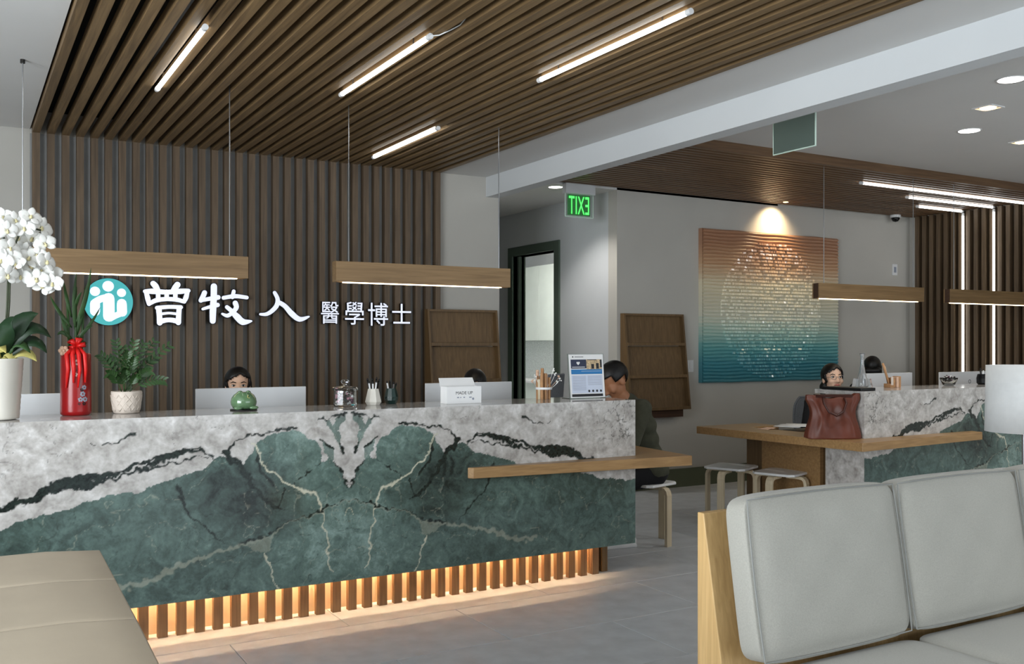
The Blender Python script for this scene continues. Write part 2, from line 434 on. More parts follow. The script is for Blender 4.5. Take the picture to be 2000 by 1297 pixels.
def seg_d(px, py, poly, w0):
    """signed strength of a stroke: 1 inside, soft edge; w0 list of half widths"""
    best = np.full(px.shape, -9.0)
    for (a, wa), (b, wb) in zip(list(zip(poly, w0))[:-1], list(zip(poly, w0))[1:]):
        dx, dy = b[0]-a[0], b[1]-a[1]; L = dx*dx+dy*dy+1e-9
        t = np.clip(((px-a[0])*dx+(py-a[1])*dy)/L, 0, 1)
        d = np.hypot(px-a[0]-t*dx, py-a[1]-t*dy); best = np.maximum(best, (wa+(wb-wa)*t)-d)
    return best
def inside(px, py, poly):
    c = np.zeros(px.shape, bool); n = len(poly)
    for i in range(n):
        (x0, y0), (x1, y1) = poly[i], poly[i-1]
        if y0 == y1: continue
        c ^= ((y0 > py) != (y1 > py)) & (px < (x1-x0)*(py-y0)/(y1-y0)+x0)
    return c
def Q(x, y):                       # traced point on the slab face -> (distance from the match line, height)
    p = P(x/1.995, 647+y/1.995, Y=YC); return (XC1-p.x, p.z)
def Q7(x, y):
    p = P(600+x/6.4867, 780+y/6.4867, Y=YC); return (XC1-p.x, p.z)
PXM = 1/405.0
white_poly = [Q(*p) for p in ((-120,800),(0,770),(120,725),(260,690),(400,650),(550,610),(700,575),(790,545),(850,495),(885,490),(905,515),(940,525),(975,480),(1000,435),(1060,408),(1140,388))]+[Q7(*p) for p in ((0,480),(80,530),(110,560),(150,680),(175,790),(240,790),(262,760),(330,830),(400,870),(460,1000),(525,1120))]
white_poly = white_poly+[(-.02, white_poly[-1][1]), (-.02, 1.3), (2.4, 1.3), (2.4, white_poly[0][1])]
green_in_white = [[Q7(*p) for p in q] for q in (
    ((235,245),(300,250),(340,340),(375,270),(400,200),(492,185),(482,260),(432,360),(416,500),(432,640),(390,575),(345,480),(312,400),(272,300)),
    ((170,515),(215,540),(320,620),(338,810),(290,790),(205,700)))]
dark = [([Q(*p) for p in pts], [w*PXM for w in ws]) for pts, ws in (
    (((-100,735),(0,700),(80,668),(150,640),(250,592),(300,580),(420,566),(520,520),(620,490),(700,466),(785,455)), (3,5,5,7,11,9,5,4,2.5,2.5,1.5)),
    (((240,600),(330,600),(430,580),(500,550),(580,530),(700,512),(835,490)), (4,6,3,2.5,2,1.5,1.2)),
    (((540,540),(610,505),(680,488),(740,470),(790,468),(835,500)), (3,4,5,4,3,1.5)),
    (((875,478),(895,450),(930,428),(1000,408),(1060,398),(1150,377)), (4,3,2,1.5,2,2.5)),
    (((350,440),(372,446),(420,440),(470,418),(522,400)), (1.2,1,1.4,1.2,2.6)),
    (((880,470),(890,500),(930,530),(960,560)), (5,5,4,7)),
    (((690,600),(712,650),(720,705),(770,750),(830,790),(865,825)), (2,2.5,1.5,2,2,1)),
    (((935,540),(985,610),(1030,655),(1075,690),(1110,705)), (5,4,3,3,1)),
    (((1080,690),(1100,640),(1115,610)), (2,2,2)),
    (((930,830),(1050,785),(1190,725),(1340,662)), (1,1.2,1.6,1.2)),
    (((1150,590),(1200,548),(1255,505)), (1,1.5,1)),
    (((1000,470),(1020,540),(1060,600)), (2,3,2)),
    (((60,660),(20,690),(-60,700)), (4,5,3)))]+[([Q7(*p) for p in pts], [w*PXM for w in ws]) for pts, ws in (
    (((170,255),(260,248),(320,215),(390,185),(490,165)), (1.5,1.5,1.6,3,2.4)),
    (((175,525),(230,555),(300,630)), (2,3,3)),
    (((410,560),(428,640)), (1.5,1.5)),
    (((330,830),(400,865),(455,990),(520,1115)), (1.2,1.5,1.8,1)),
    (((540,810),(560,860)), (.8,.8)))]
light = [([Q(*p) for p in pts], [w*PXM for w in ws]) for pts, ws in (
    (((985,440),(1010,480),(1040,520),(1075,556),(1110,580),(1150,598),(1180,612),(1222,632),(1240,665),(1250,705)), (1.2,1.6,1.7,2,2,1.6,2.4,2.2,1.9,1.4)),
    (((1250,705),(1258,760),(1275,830),(1280,880),(1290,935)), (1.2,1.1,1.5,1,.8)),
    (((1030,868),(1050,910),(1066,950),(1082,1000)), (1.5,1.4,1.2,1)),
    (((1352,655),(1356,690),(1352,720)), (1,1.5,1)))]
arc = [([Q(*p) for p in pts], [w*PXM for w in ws]) for pts, ws in (
    (((1360,655),(1250,705),(1150,742),(1050,795),(950,830),(870,850),(800,880),(700,922),(600,972),(500,995),(440,1005)), (1.2,1.6,1.8,2.2,2.6,2.8,3.4,3.6,4,4.4,4)),)]
pale_patch = [[Q(*p) for p in q] for q in (((968,832),(1055,798),(1050,850),(1035,862)),)]
tones = [Q(x, y)+(rx, ry, a) for x, y, rx, ry, a in (
    (1130,480,.32,.16,.55),(1060,660,.24,.20,-.55),(900,560,.22,.14,-.75),(800,650,.3,.14,-.3),(560,700,.5,.22,.12),(1180,840,.3,.2,.30),(1290,800,.2,.25,.25),
    (760,960,.4,.16,-.35),(1320,720,.12,.08,.3),(980,740,.16,.10,-.5),(120,800,.5,.2,-.5),(600,820,.4,.15,.12))]
def slab_masks(s, t, seed):
    wx = (fbm(s*7, t*7, 5, seed)-.5)*.085; wy = (fbm(s*7+31, t*7, 5, seed+9)-.5)*.085
    jx = (fbm(s*34, t*34, 3, seed+20)-.5)*.026; jy = (fbm(s*34+7, t*34, 3, seed+25)-.5)*.026
    a, b = s+wx*.55+jx, t+wy*.55+jy
    W = inside(a, b, white_poly).astype(float)
    for g in green_in_white: W[inside(a, b, g)] = .12
    a2, b2 = s+wx*.5+jx*1.5, t+wy*.5+jy*1.5
    D = np.zeros(s.shape); rag = (fbm(s*60, t*60, 3, seed+40)-.5)*.012
    for poly, ws in dark: D = np.maximum(D, np.clip((seg_d(a2, b2, poly, ws)+rag)/.004+.6, 0, 1))
    L = np.zeros(s.shape)
    for poly, ws in light: L = np.maximum(L, np.clip((seg_d(a2, b2, poly, ws)+rag*.4)/.003+.6, 0, 1))
    for poly, ws in arc: L = np.maximum(L, .30*np.clip((seg_d(a2, b2, poly, ws)+rag*.5)/.005+.6, 0, 1))
    for q in pale_patch: L = np.maximum(L, .22*inside(a2, b2, q))
    T = np.zeros(s.shape)
    for cx, cy, rx, ry, am in tones: T += am*.8*np.exp(-((s-cx)/rx)**2-((t-cy)/ry)**2)
    # fine dark bedding lines and pale hairlines in the green
    warp = fbm(s*5, t*5, 4, seed+60)
    b1 = np.abs(np.sin((t*26+s*8+warp*16)))
    bed = np.clip(1-b1/.10, 0, 1)*(fbm(s*9, t*9, 3, seed+70) > .52)
    D = np.maximum(D, bed*(W < .5)*.55)
    r = np.abs(fbm(s*6+3, t*6, 4, seed+80)-.5); hair = np.clip(1-r/.006, 0, 1)
    L = np.maximum(L, hair*(W < .5)*.28)
    r2 = np.abs(fbm(s*9+13, t*9, 4, seed+90)-.5); crack = np.clip(1-r2/.0045, 0, 1)*(fbm(s*3, t*3, 2, seed+95) > .56)
    D = np.maximum(D, crack*(W > .5)*.6)
    # the far end of the slab: a net of short dark cracks in the white
    net = np.clip(1-np.abs(fbm(s*22, t*22, 3, seed+99)-.5)/.028, 0, 1)*np.clip((s-1.42)/.2, 0, 1)*np.clip((t-.80)/.1, 0, 1)
    D = np.maximum(D, net*(W > .5)*.85)
    return W, D, L, np.clip(.5+T*.5, 0, 1)
def marble_mat():
    m, t, b = newmat('green_marble'); N, L = t.nodes.new, t.links.new
    b.inputs['Roughness'].default_value = .10; b.inputs['Specular IOR Level'].default_value = .5
    at = N('ShaderNodeAttribute'); at.attribute_name = 'vein'; at.attribute_type = 'GEOMETRY'
    sp = N('ShaderNodeSeparateColor'); L(at.outputs['Color'], sp.inputs[0])
    tc = N('ShaderNodeTexCoord')
    def noise(sc, d=5, dist=0):
        n = N('ShaderNodeTexNoise'); n.inputs['Scale'].default_value = sc; n.inputs['Detail'].default_value = d; n.inputs['Distortion'].default_value = dist
        L(tc.outputs['Object'], n.inputs['Vector']); return n.outputs['Fac']
    def ramp(src, st):
        r = N('ShaderNodeValToRGB')
        while len(r.color_ramp.elements) < len(st): r.color_ramp.elements.new(.5)
        for e, (p, c) in zip(r.color_ramp.elements, st): e.position = p; e.color = lin(c)
        L(src, r.inputs[0]); return r.outputs[0]
    def mix(f, a, c):
        x = N('ShaderNodeMix'); x.data_type = 'RGBA'; L(f, x.inputs[0]); L(a, x.inputs[6]); L(c, x.inputs[7]); return x.outputs[2]
    def math(op, a, c):
        x = N('ShaderNodeMath'); x.operation = op; x.use_clamp = True
        for i, v in enumerate((a, c)):
            if isinstance(v, (int, float)): x.inputs[i].default_value = v
            else: L(v, x.inputs[i])
        return x.outputs[0]
    nz = noise(9, 9, 1.6); n2 = noise(60, 6, .8)
    g = math('ADD', math('ADD', math('MULTIPLY', nz, .36), math('MULTIPLY', n2, .16)), math('MULTIPLY', at.outputs['Alpha'], .40))
    green = ramp(g, [(.25, (38, 45, 43)), (.39, (70, 86, 81)), (.50, (94, 114, 108)), (.67, (148, 172, 165))])
    wn = math('ADD', math('MULTIPLY', noise(14, 8, .6), .7), math('MULTIPLY', noise(55, 5), .3))
    white = ramp(wn, [(.3, (138, 134, 130)), (.47, (176, 172, 168)), (.58, (194, 191, 188)), (.72, (224, 222, 220))])
    c = mix(sp.outputs[0], green, white)
    ln = ramp(nz, [(.3, (176, 174, 152)), (.7, (204, 202, 184))])
    c = mix(sp.outputs[2], c, ln)
    dk = ramp(n2, [(.3, (22, 26, 26)), (.7, (44, 54, 50))])
    c = mix(sp.outputs[1], c, dk)
    L(c, b.inputs['Base Color'])
    return m
marble = marble_mat()
def slab_mesh(seed):
    nx, nz = 760, 180
    xs = np.linspace(-HALF, HALF, nx); zs = np.linspace(HB, HC, nz)
    X, Z = np.meshgrid(xs, zs); S = np.abs(X)
    W, D, Lg, T = slab_masks(S, Z, seed)
    # front face grid, then a closed back so that the slab has its 30 mm thickness
    co = np.stack([X.ravel(), np.zeros(X.size), Z.ravel()], 1)
    idx = np.arange(nx*nz).reshape(nz, nx)
    q = np.stack([idx[:-1, :-1], idx[:-1, 1:], idx[1:, 1:], idx[1:, :-1]], -1).reshape(-1, 4)
    n0 = len(co)
    back = np.array([(x, y, z) for y in (0, .03) for x in (-HALF, HALF) for z in (HB, HC)], float)
    co = np.vstack([co, back])
    e = [[4,5,7,6],[0,1,5,4],[2,6,7,3],[0,4,6,2],[1,3,7,5]]
    faces = q.tolist()+[[n0+i for i in f] for f in e]
    me = bpy.data.meshes.new('front_slab'); me.from_pydata(co.tolist(), [], faces); me.update()
    at = me.color_attributes.new('vein', 'FLOAT_COLOR', 'POINT')
    col = np.ones((len(co), 4)); col[:n0, 0] = W.ravel(); col[:n0, 1] = D.ravel(); col[:n0, 2] = Lg.ravel(); col[:n0, 3] = T.ravel()
    col[n0:] = (1, 0, 0, .5)
    at.data.foreach_set('color', col.ravel())
    return me
def tint_white(o):
    me = o.data; at = me.color_attributes.new('vein', 'FLOAT_COLOR', 'POINT')
    at.data.foreach_set('color', [1, 0, 0, .5]*len(me.vertices)); return o
slab1 = slab_mesh(3)
HS = .77
def kick_slat_mesh():
    bm = BM(); box(bm, 0, .046, 0, .036, 0, HB+.01); return bm
def desk(label, xc, table, support, visible_end):
    d = thing('reception_desk', label, 'reception desk', (xc, YC, 0), 'green marble reception desks')
    o = obj('front_slab', slab1.copy() if xc != XC1 else slab1, marble, d, local=True)
    xa, xb = xc-HALF, xc+HALF; YT = 4.98
    bm = BM(); box(bm, xa, xb, YC+.0302, YT, HC-.03, HC); tint_white(obj('counter_top', bm, marble, d))
    for x in (xa, xb-.03):
        bm = BM(); box(bm, x, x+.03, YC+.031, YC+.345, HB, HC-.031); tint_white(obj('end_panel', bm, marble, d))
    bm = BM(); box(bm, xa+.031, xb-.031, YC+.031, YC+.33, HB, HB+.03); obj('bottom_board', bm, 'walnut_kick', d)
    bm = BM(); box(bm, xa+.04, xb-.04, YC+.33, YC+.345, HB+.03, HC-.031); obj('inner_panel', bm, 'oak_table', d)
    bm = BM(); box(bm, xa+.04, xb-.04, YC+.346, 5.62, .70, .735); obj('worktop', bm, 'oak_table', d, bevel=.003)
    for x in (xa+.06, xc, xb-.1):
        bm = BM(); box(bm, x, x+.04, YC+.45, 5.58, 0, .699); obj('worktop_leg', bm, 'oak_table', d)
    # lit toe kick
    bm = BM(); box(bm, xa+.02, xb-.02, 4.955, 4.97, 0, HB+.03); obj('kick_backing', bm, 'kick_paint', d)
    bm = BM(); box(bm, xa+.03, xb-.03, YC+.33, 4.97, HB+.012, HB+.03); obj('kick_header', bm, 'walnut_kick', d)
    n = int((xb-xa-.05)/.0885); k0 = None
    for i in range(n+1):
        x = xb-.028-.046-i*.0885
        if k0 is None:
            k0 = obj('kick_slat', kick_slat_mesh(), 'walnut_kick', d, local=True); k0.location = (x-xc, 4.87-YC, 0)
        else: inst(k0, (x-xc, 4.87-YC, 0), d)
    for j in range(3): inst(k0, (xb-.0275-.046-xc, 4.915-YC+.05*j, 0), d)
    bm = BM(); box(bm, xa+.04, xb-.04, 4.8605, 4.8635, HB-.006, HB-.003); obj('led_strip', bm, 'toe_led_front', d)
    bm = BM(); box(bm, xa+.04, xb-.04, 4.9315, 4.9345, HB+.006, HB+.009); obj('led_strip', bm, 'toe_led', d)
    bm = BM(); box(bm, xa+.04, xb-.04, 4.839, 4.841, HB-.045, HB); obj('led_lip', bm, 'dark_metal', d)
    # lower table wrapping the end
    bm = BM(); prism(bm, table, HS-.058, HS); obj('table_top', bm, 'oak_table', d, bevel=.003)
    bm = BM(); box(bm, *support, 0, HS-.0585); obj('table_support', bm, 'oak_upright', d)
    return d
pA, pB, pC = P(908, 912, H=HS), P(1352, 890, H=HS), P(1262, 874, H=HS)
xe1 = XC1+HALF
dirv = (pC-pB).normalized(); yb = 5.80; pD = pB+dirv*((yb-pB.y)/dirv.y)
desk1 = desk('marble reception desk with green lower half, under the white wall lettering', XC1,
     [(pA.x, YC-.001), (pA.x+.02, YC-.03), (pB.x, pB.y), (pD.x, yb), (xe1-.3, yb), (xe1-.3, 5.63), (xe1+.001, 5.63), (xe1+.001, YC-.001)], (xe1+.02, xe1+.06, 4.9, 5.6), True)
xa2 = XC2-HALF
qL, qF, qR = P(1365, 833, H=HS), P(1685, 866, H=HS), P(1940, 845, H=HS)
desk2 = desk('second marble reception desk with brown bag and papers on its wooden table end', XC2,
     [(xa2-.001, YC-.001), (xa2-.001, 5.63), (xa2+.3, 5.63), (xa2+.3, 5.90), (qL.x, 5.90), (qF.x, qF.y), (qR.x-.02, YC-.10), (qR.x, YC-.001)][::-1], (xa2+.11, xa2+.15, 4.93, 5.80), True)

# ================================================================ lights and fittings
def tube_light(label, a, b, group, wire=None, mt='tube_light'):
    a, b = Vector(a), Vector(b); d = (b-a).normalized()
    t = thing('tube_light', label, 'light', a, group)
    bm = BM(); tube(bm, [a+d*.025, b-d*.025], .0125, 12); obj('tube', bm, mt, t, smooth=True)
    for p, q in ((a, a+d*.03), (b-d*.03, b)):
        bm = BM(); tube(bm, [p, q], .0145, 12); obj('end_cap', bm, 'white_plastic', t)
    for p in (a+d*.2, b-d*.2):
        up = Vector((0,0,1)) if abs(d.z) < .5 else Vector((1,0,0))
        bm = BM(); tube(bm, [p+up*.012, p+up*.05], .004, 6); obj('clip', bm, 'steel', t)
    if wire:
        bm = BM(); tube(bm, [b]+[b+Vector(w) for w in wire], .0032, 6); obj('wire', bm, 'white_plastic', t, smooth=True)
    return t
HT = 2.885; G = 'tube lights in the slatted ceiling'
def cp(u, v): p = P(u, v, H=HT); return p
def run(x, u0, v0, u1, v1, label, wire=None):
    tube_light(label, (x, cp(u0, v0).y, HT), (x, cp(u1, v1).y, HT), G, wire)
run(.973, 305, 175, 400, 52, 'white tube light on the ceiling slats farthest left')
run(1.922, 662, 185, 840, 70, 'white tube light in the slatted ceiling with a loose wire at its end', [(.03,-.03,.0),(.07,-.07,.02),(.09,-.13,.03),(.10,-.2,.06)])
run(2.762, 1050, 157, 1345, 20, 'white tube light in the slatted ceiling nearest the white beam')
run(2.785, 722, 307, 858, 250, 'white tube light in the slatted ceiling closest to the slat wall')
G2 = 'tube lights on the canopy and right slat wall'
HT2 = 2.908
for (u, v), nm in zip(((1680,357),(1770,385),(1790,403)), ('longest', 'middle', 'shortest')):
    p = P(u, v, H=HT2)
    tube_light('%s of three white tube lights on the slatted canopy over the second desk' % nm, (p.x, p.y, HT2), (XS-.02, p.y, HT2), G2, mt='tube_light_canopy')
    if nm != 'longest':
        tube_light('vertical white tube light on the right slat wall, %s' % ('nearer the corner with the art wall' if nm == 'shortest' else 'second from the corner'), (XS-.02, p.y, HT2-.02), (XS-.02, p.y, 1.0), G2, mt='tube_light_canopy')

def pendant(label, x0, x1, cables, dark_left=False):
    y, z0, z1, d = 5.6, 1.815, 1.942, .075
    t = thing('pendant_lamp', label, 'pendant lamp', ((x0+x1)/2, y, z0), 'wooden linear pendant lamps')
    bm = BM(); box(bm, x0, x1, y, y+.012, z0, z1); obj('side_board', bm, 'oak', t, bevel=.001)
    bm = BM(); box(bm, x0, x1, y+d-.012, y+d, z0, z1); obj('side_board', bm, 'oak', t, bevel=.001)
    bm = BM(); box(bm, x0+.013, x1-.013, y+.012, y+d-.012, z1-.012, z1); obj('top_board', bm, 'oak', t)
    for x in (x0, x1-.012):
        bm = BM(); box(bm, x, x+.012, y+.0125, y+d-.0125, z0, z1); obj('end_board', bm, 'rack_dark' if dark_left else 'oak', t)
    bm = BM(); box(bm, x0+.06, x1-.06, y+.016, y+d-.016, z0-.004, z0+.006); obj('led_diffuser', bm, 'pendant_led', t)
    bm = BM(); box(bm, x0+.013, x1-.013, y+.0125, y+d-.0125, z0+.01, z0+.02); obj('diffuser_tray', bm, 'white_plastic', t)
    for cx, top in cables:
        bm = BM(); tube(bm, [(cx, y+d/2, z1), (cx, y+d/2, top)], .0032, 6); obj('cable', bm, 'steel', t)
        bm = BM(); lathe(bm, [(.012, 0), (.012, .02)], (cx, y+d/2, top-.02), 12); obj('ceiling_stud', bm, 'dark_metal', t)
pendant('wooden linear pendant lamp above the round teal logo', .22, P(485, 541, Y=5.6).x, [(.285, ZC), (1.36, 3.06)])
pendant('wooden linear pendant lamp above the small white characters', P(657, 513, Y=5.6).x, P(997, 527, Y=5.6).x, [(2.09, 3.06), (3.16, 3.06)])
pendant('wooden linear pendant lamp in front of the round artwork', P(1600, 552, Y=5.6).x, P(1805, 557, Y=5.6).x, [(6.30, 3.02), (7.45, 3.02)], True)
pendant('wooden linear pendant lamp at the right picture edge before the lit slat wall', P(1857, 561, Y=5.6).x, 9.3, [(8.03, 3.02), (9.2, 3.02)], True)

def downlight(label, x, y, z, r=.085):
    t = thing('downlight', label, 'light', (x, y, z), 'round recessed downlights')
    bm = BM(); lathe(bm, [(r*.86, -.003), (r, -.006), (r, 0), (r*.86, 0)], (x, y, z), 32, cap=False); obj('trim_ring', bm, 'white_plastic', t, smooth=True)
    bm = BM(); lathe(bm, [(r*.86, -.004), (r*.86, -.001)], (x, y, z), 32); obj('lens', bm, 'downlight', t)
    l_ = bpy.data.lights.new('downlight_beam', 'SPOT'); l_.energy = 55; l_.color = (1, .96, .9); l_.spot_size = math.radians(120); l_.spot_blend = .6; l_.shadow_soft_size = .06
    o_ = bpy.data.objects.new('downlight_beam', l_); COL.objects.link(o_); o_.location = (0, 0, -.012); o_.parent = t
for (u, v), lb in (((1975,155), 'bright round downlight nearest the top right corner'), ((1893,255), 'bright round downlight between the square spots and the canopy')):
    p = P(u, v, H=3.0); downlight(lb, p.x, p.y, 3.0)
p = P(1085, 365, H=2.915); downlight('bright round downlight beside the green exit sign', p.x, p.y, 2.915, .075)
for k, (x, y) in enumerate(((5.39, 1.4), (7.4, 1.6), (6.4, -.4), (5.4, -1.6), (8.4, 3.4))):  # extra downlights outside the frame, added to brighten the floor from above
    downlight(('added unseen round downlight above the grey sofa', 'added unseen round downlight above the drum lamp side', 'added unseen round downlight behind the sofa towards the shop window', 'added unseen round downlight nearest the shop window', 'added unseen round downlight above the far end of the second desk')[k], x, y, 3.0)
def square_spot(label, u, v):
    p = P(u, v, H=3.0); t = thing('square_spot', label, 'spotlight', (p.x, p.y, 3.0), 'square recessed spots')
    bm = BM(); s = .06
    for a in (0, 1, 2, 3):
        c, q = math.cos(a*PI/2), math.sin(a*PI/2)
        hull(bm, [(p.x+c*s-q*k, p.y+q*s+c*k, 3.0) for k in (-s, s)]+[(p.x+c*(s+.012)-q*k, p.y+q*(s+.012)+c*k, 3.0) for k in (s+.012, -s-.012)],
             [(p.x+c*s-q*k, p.y+q*s+c*k, 2.994) for k in (-s, s)]+[(p.x+c*(s+.012)-q*k, p.y+q*(s+.012)+c*k, 2.994) for k in (s+.012, -s-.012)])
    obj('trim_frame', bm, 'white_plastic', t)
    bm = BM(); lathe(bm, [(.045, 0), (.05, .006)], (p.x, p.y, 2.992), 24); obj('lamp', bm, 'spot_lamp', t)
square_spot('square recessed spot between the two round downlights', 1930, 210)
square_spot('square recessed spot cut by the right picture edge', 1997, 277)
# art spot recessed among the canopy slats
p = P(1510, 405, Y=YW-.02)
t = thing('art_spot', 'small warm spot lamp in the canopy above the artwork', 'spotlight', (p.x, YW-.2, 2.93))
bm = BM(); lathe(bm, [(.03, 0), (.034, .05)], (p.x, YW-.2, 2.925), 16); obj('housing', bm, 'black', t)
bm = BM(); lathe(bm, [(.026, 0), (.026, .003)], (p.x, YW-.2, 2.921), 16); obj('lamp', bm, 'spot_lamp', t)
sl = bpy.data.lights.new('art_spot_beam', 'SPOT'); sl.energy = 40; sl.color = (1, .76, .45); sl.spot_size = math.radians(112); sl.spot_blend = 1.0; sl.shadow_soft_size = .025
so = bpy.data.objects.new('art_spot_beam', sl); COL.objects.link(so); so.location = (p.x, YW-.2, 2.915); so.rotation_euler = (math.radians(34), 0, 0)

# exit sign: clear panel seen from behind, so its letters read reversed
pe = P(1131, 395, Y=7.40); ex0, ex1 = P(1104, 395, Y=7.40).x, P(1158, 395, Y=7.40).x
t = thing('exit_sign', 'lit green exit sign with reversed letters hanging by the corridor', 'exit sign', (pe.x, 7.40, 2.61))
bm = BM(); box(bm, ex0-.01, ex1+.01, 7.37, 7.43, 2.83, 2.925); obj('housing', bm, 'aluminium', t, bevel=.004)
bm = BM(); box(bm, ex0, ex1, 7.396, 7.404, 2.62, 2.829); obj('panel', bm, 'acrylic', t)
bm = BM(); box(bm, ex0+.025, ex1-.03, 7.4045, 7.406, 2.632, 2.825); obj('green_film', bm, 'exit_glow', t)
me = text_mesh('EXIT', .24, .0008, True, 1.08, .0); xs = [v.co.x for v in me.vertices]; ys = [v.co.y for v in me.vertices]
me.transform(Matrix.Diagonal((.225/(max(xs)-min(xs)), .165/(max(ys)-min(ys)), 1, 1))); me.transform(STAND)
me.transform(Matrix.Translation((pe.x-.004, 7.394, 2.727))); obj('letters', me, 'exit_green', t)
bm = BM()
for x in (ex0, ex1): tube(bm, [(x, 7.40, 2.618), (x, 7.40, 2.829)], .005, 6)
tube(bm, [(ex0, 7.40, 2.618), (ex1, 7.40, 2.618)], .005, 6); obj('panel_edge', bm, 'acrylic_edge', t)
# second exit sign, seen from its mirrored back
g0, g1 = P(1511, 303, X=4.6), P(1593, 284, X=4.6)
t = thing('hanging_sign', 'mirror-backed glass sign panel with pale edges hanging beside the beam', 'sign', (4.6, (g0.y+g1.y)/2, g0.z))
bm = BM(); box(bm, 4.596, 4.604, g1.y, g0.y, g0.z, 2.955); obj('panel', bm, 'mirror_glass', t)
bm = BM(); tube(bm, [(4.6, g1.y, 2.955), (4.6, g1.y, g0.z), (4.6, g0.y, g0.z), (4.6, g0.y, 2.955)], .006, 6); obj('panel_edge', bm, 'acrylic_edge', t)
bm = BM(); box(bm, 4.57, 4.63, g1.y-.03, g0.y+.03, 2.955, 3.0); obj('housing', bm, 'aluminium', t, bevel=.004)
# wall plates, dome camera, hook
def plate(label, u, v, wid, hgt, cat, toggle):
    p = P(u, v, Y=YW); t = thing('wall_plate', label, cat, (p.x, YW, p.z-hgt/2))
    bm = BM(); box(bm, p.x-wid/2, p.x+wid/2, YW-.008, YW, p.z-hgt/2, p.z+hgt/2); obj('cover', bm, 'white_plastic', t, bevel=.002)
    bm = BM(); box(bm, p.x-wid*.22, p.x+wid*.22, YW-.012, YW-.008, p.z-hgt*.25, p.z+hgt*.25); obj('toggle', bm, toggle, t, bevel=.001)
plate('white light switch plate beside the magazine rack near the artwork', 1348, 715, .075, .12, 'switch', 'white_plastic')
plate('small white control box high in the corner by the slat wall', 1747, 527, .085, .13, 'switch', 'print_grey')
p = P(1749, 424, Y=YW-.1)
t = thing('dome_camera', 'dark dome security camera under the canopy in the far corner', 'camera', (p.x, YW-.1, 2.85))
bm = BM(); lathe(bm, [(.06, 0), (.06, .03)], (p.x, YW-.1, 2.895), 20); obj('mount', bm, 'white_plastic', t)
bm = BM(); lathe(bm, [(.004, -.05), (.03, -.042), (.044, -.02), (.047, 0)], (p.x, YW-.1, 2.896), 20); obj('dome', bm, 'black_gloss', t, smooth=True)

# ================================================================ wall lettering and logo
YS = YW-.006-.068-.03
def S2(u, v): p = P(u, v, Y=YS); return (p.x, p.z)
def stroke(poly, ws, closed_ends=5):
    """outline of a brush stroke with half widths ws, in (x, z)"""
    pts = []; n = len(poly)
    dense, dw = [], []
    for i in range(n-1):                                   # Catmull-Rom for soft brush curves
        p0, p1, p2, p3 = [Vector(poly[max(0, min(n-1, k))]) for k in (i-1, i, i+1, i+2)]
        for k in range(6):
            t = k/6; dense.append(.5*((2*p1)+(-p0+p2)*t+(2*p0-5*p1+4*p2-p3)*t*t+(-p0+3*p1-3*p2+p3)*t**3)); dw.append(ws[i]+(ws[i+1]-ws[i])*t)
    dense.append(Vector(poly[-1])); dw.append(ws[-1]); L, R = [], []; m = len(dense)
    for i, (p, w_) in enumerate(zip(dense, dw)):
        d = dense[min(i+1, m-1)]-dense[max(i-1, 0)]; d = d.normalized() if d.length > 1e-9 else Vector((1, 0)); nn = Vector((-d.y, d.x))
        L.append(p+nn*w_); R.append(p-nn*w_)
    d1 = (dense[-1]-dense[-2]).normalized(); d0 = (dense[0]-dense[1]).normalized()
    capA = [dense[-1]+d1*dw[-1]*math.sin(a)+Vector((-d1.y, d1.x))*dw[-1]*math.cos(a) for a in [PI*k/6 for k in range(1, 6)]]
    capB = [dense[0]+d0*dw[0]*math.sin(a)+Vector((-d0.y, d0.x))*dw[0]*math.cos(a) for a in [PI*k/6 for k in range(1, 6)]]
    return L+capA+R[::-1]+capB
def glyph(strokes, sign, face_mat, tf, kx, depth=.028):
    """one raised character: lit face, dark returns"""
    bf, bs = BM(), BM()
    for k, (pts, ws) in enumerate(strokes):
        o = stroke([tf(*p) for p in pts], [w_*kx*1.18 for w_ in ws]); y = YS-.0001*k
        bf.faces.new([bf.verts.new((x, y, z)) for x, z in o])
        grow = stroke([tf(*p) for p in pts], [w_*kx*1.18+.006 for w_ in ws])
        hull(bs, [(x, YS+.003, z) for x, z in grow], [(x, YS+depth, z) for x, z in grow])
    me = mesh_of(bf, 'face', wloc(sign)); 
    c = obj('character', bs, 'black', sign)
    f = bpy.data.objects.new('lit_face', me); COL.objects.link(f); me.materials.append(MATS[face_mat]); f.parent = c
def A1(x, y): return S2(140+x/5.263, 520+y/5.263)
def A2(x, y): return S2(460+x/5.263, 520+y/5.263)
KX = (P(400, 600, Y=YS)-P(399, 600, Y=YS)).length/5.263
px0 = P(165, 600, Y=YS).x; px1 = P(802, 600, Y=YS).x
sign = thing('wall_lettering', 'white raised Chinese lettering with round teal logo on the slat wall', 'sign', ((px0+px1)/2, YS, P(480, 640, Y=YS).z))
# round logo
oc = BM(); ol = [(170,330),(120,380),(118,430)]
cx, cz = S2(212, 589.5); rx_ = (S2(261, 589)[0]-S2(163, 589)[0])/2; rz_ = (S2(212, 543)[1]-S2(212, 636)[1])/2
bm = BM(); rim = [(cx+rx_*math.cos(2*PI*i/64), cz+rz_*math.sin(2*PI*i/64)) for i in range(64)]
hull(bm, [(x, YS+.002, z) for x, z in rim], [(x, YS+.03, z) for x, z in rim]); logo = obj('logo_disc', bm, 'black', sign)
bm = BM(); bm.faces.new([bm.verts.new((cx+(x-cx)*.985, YS, cz+(z-cz)*.985)) for x, z in rim]); obj('disc_face', bm, 'sign_teal', logo)
bm = BM()
for ux, uy, r in ((240,258,47),(375,206,54),(512,273,43)):
    a, b = A1(ux, uy); bm.faces.new([bm.verts.new((a+r*KX*math.cos(2*PI*i/28), YS-.001, b+r*KX*math.sin(2*PI*i/28))) for i in range(28)])
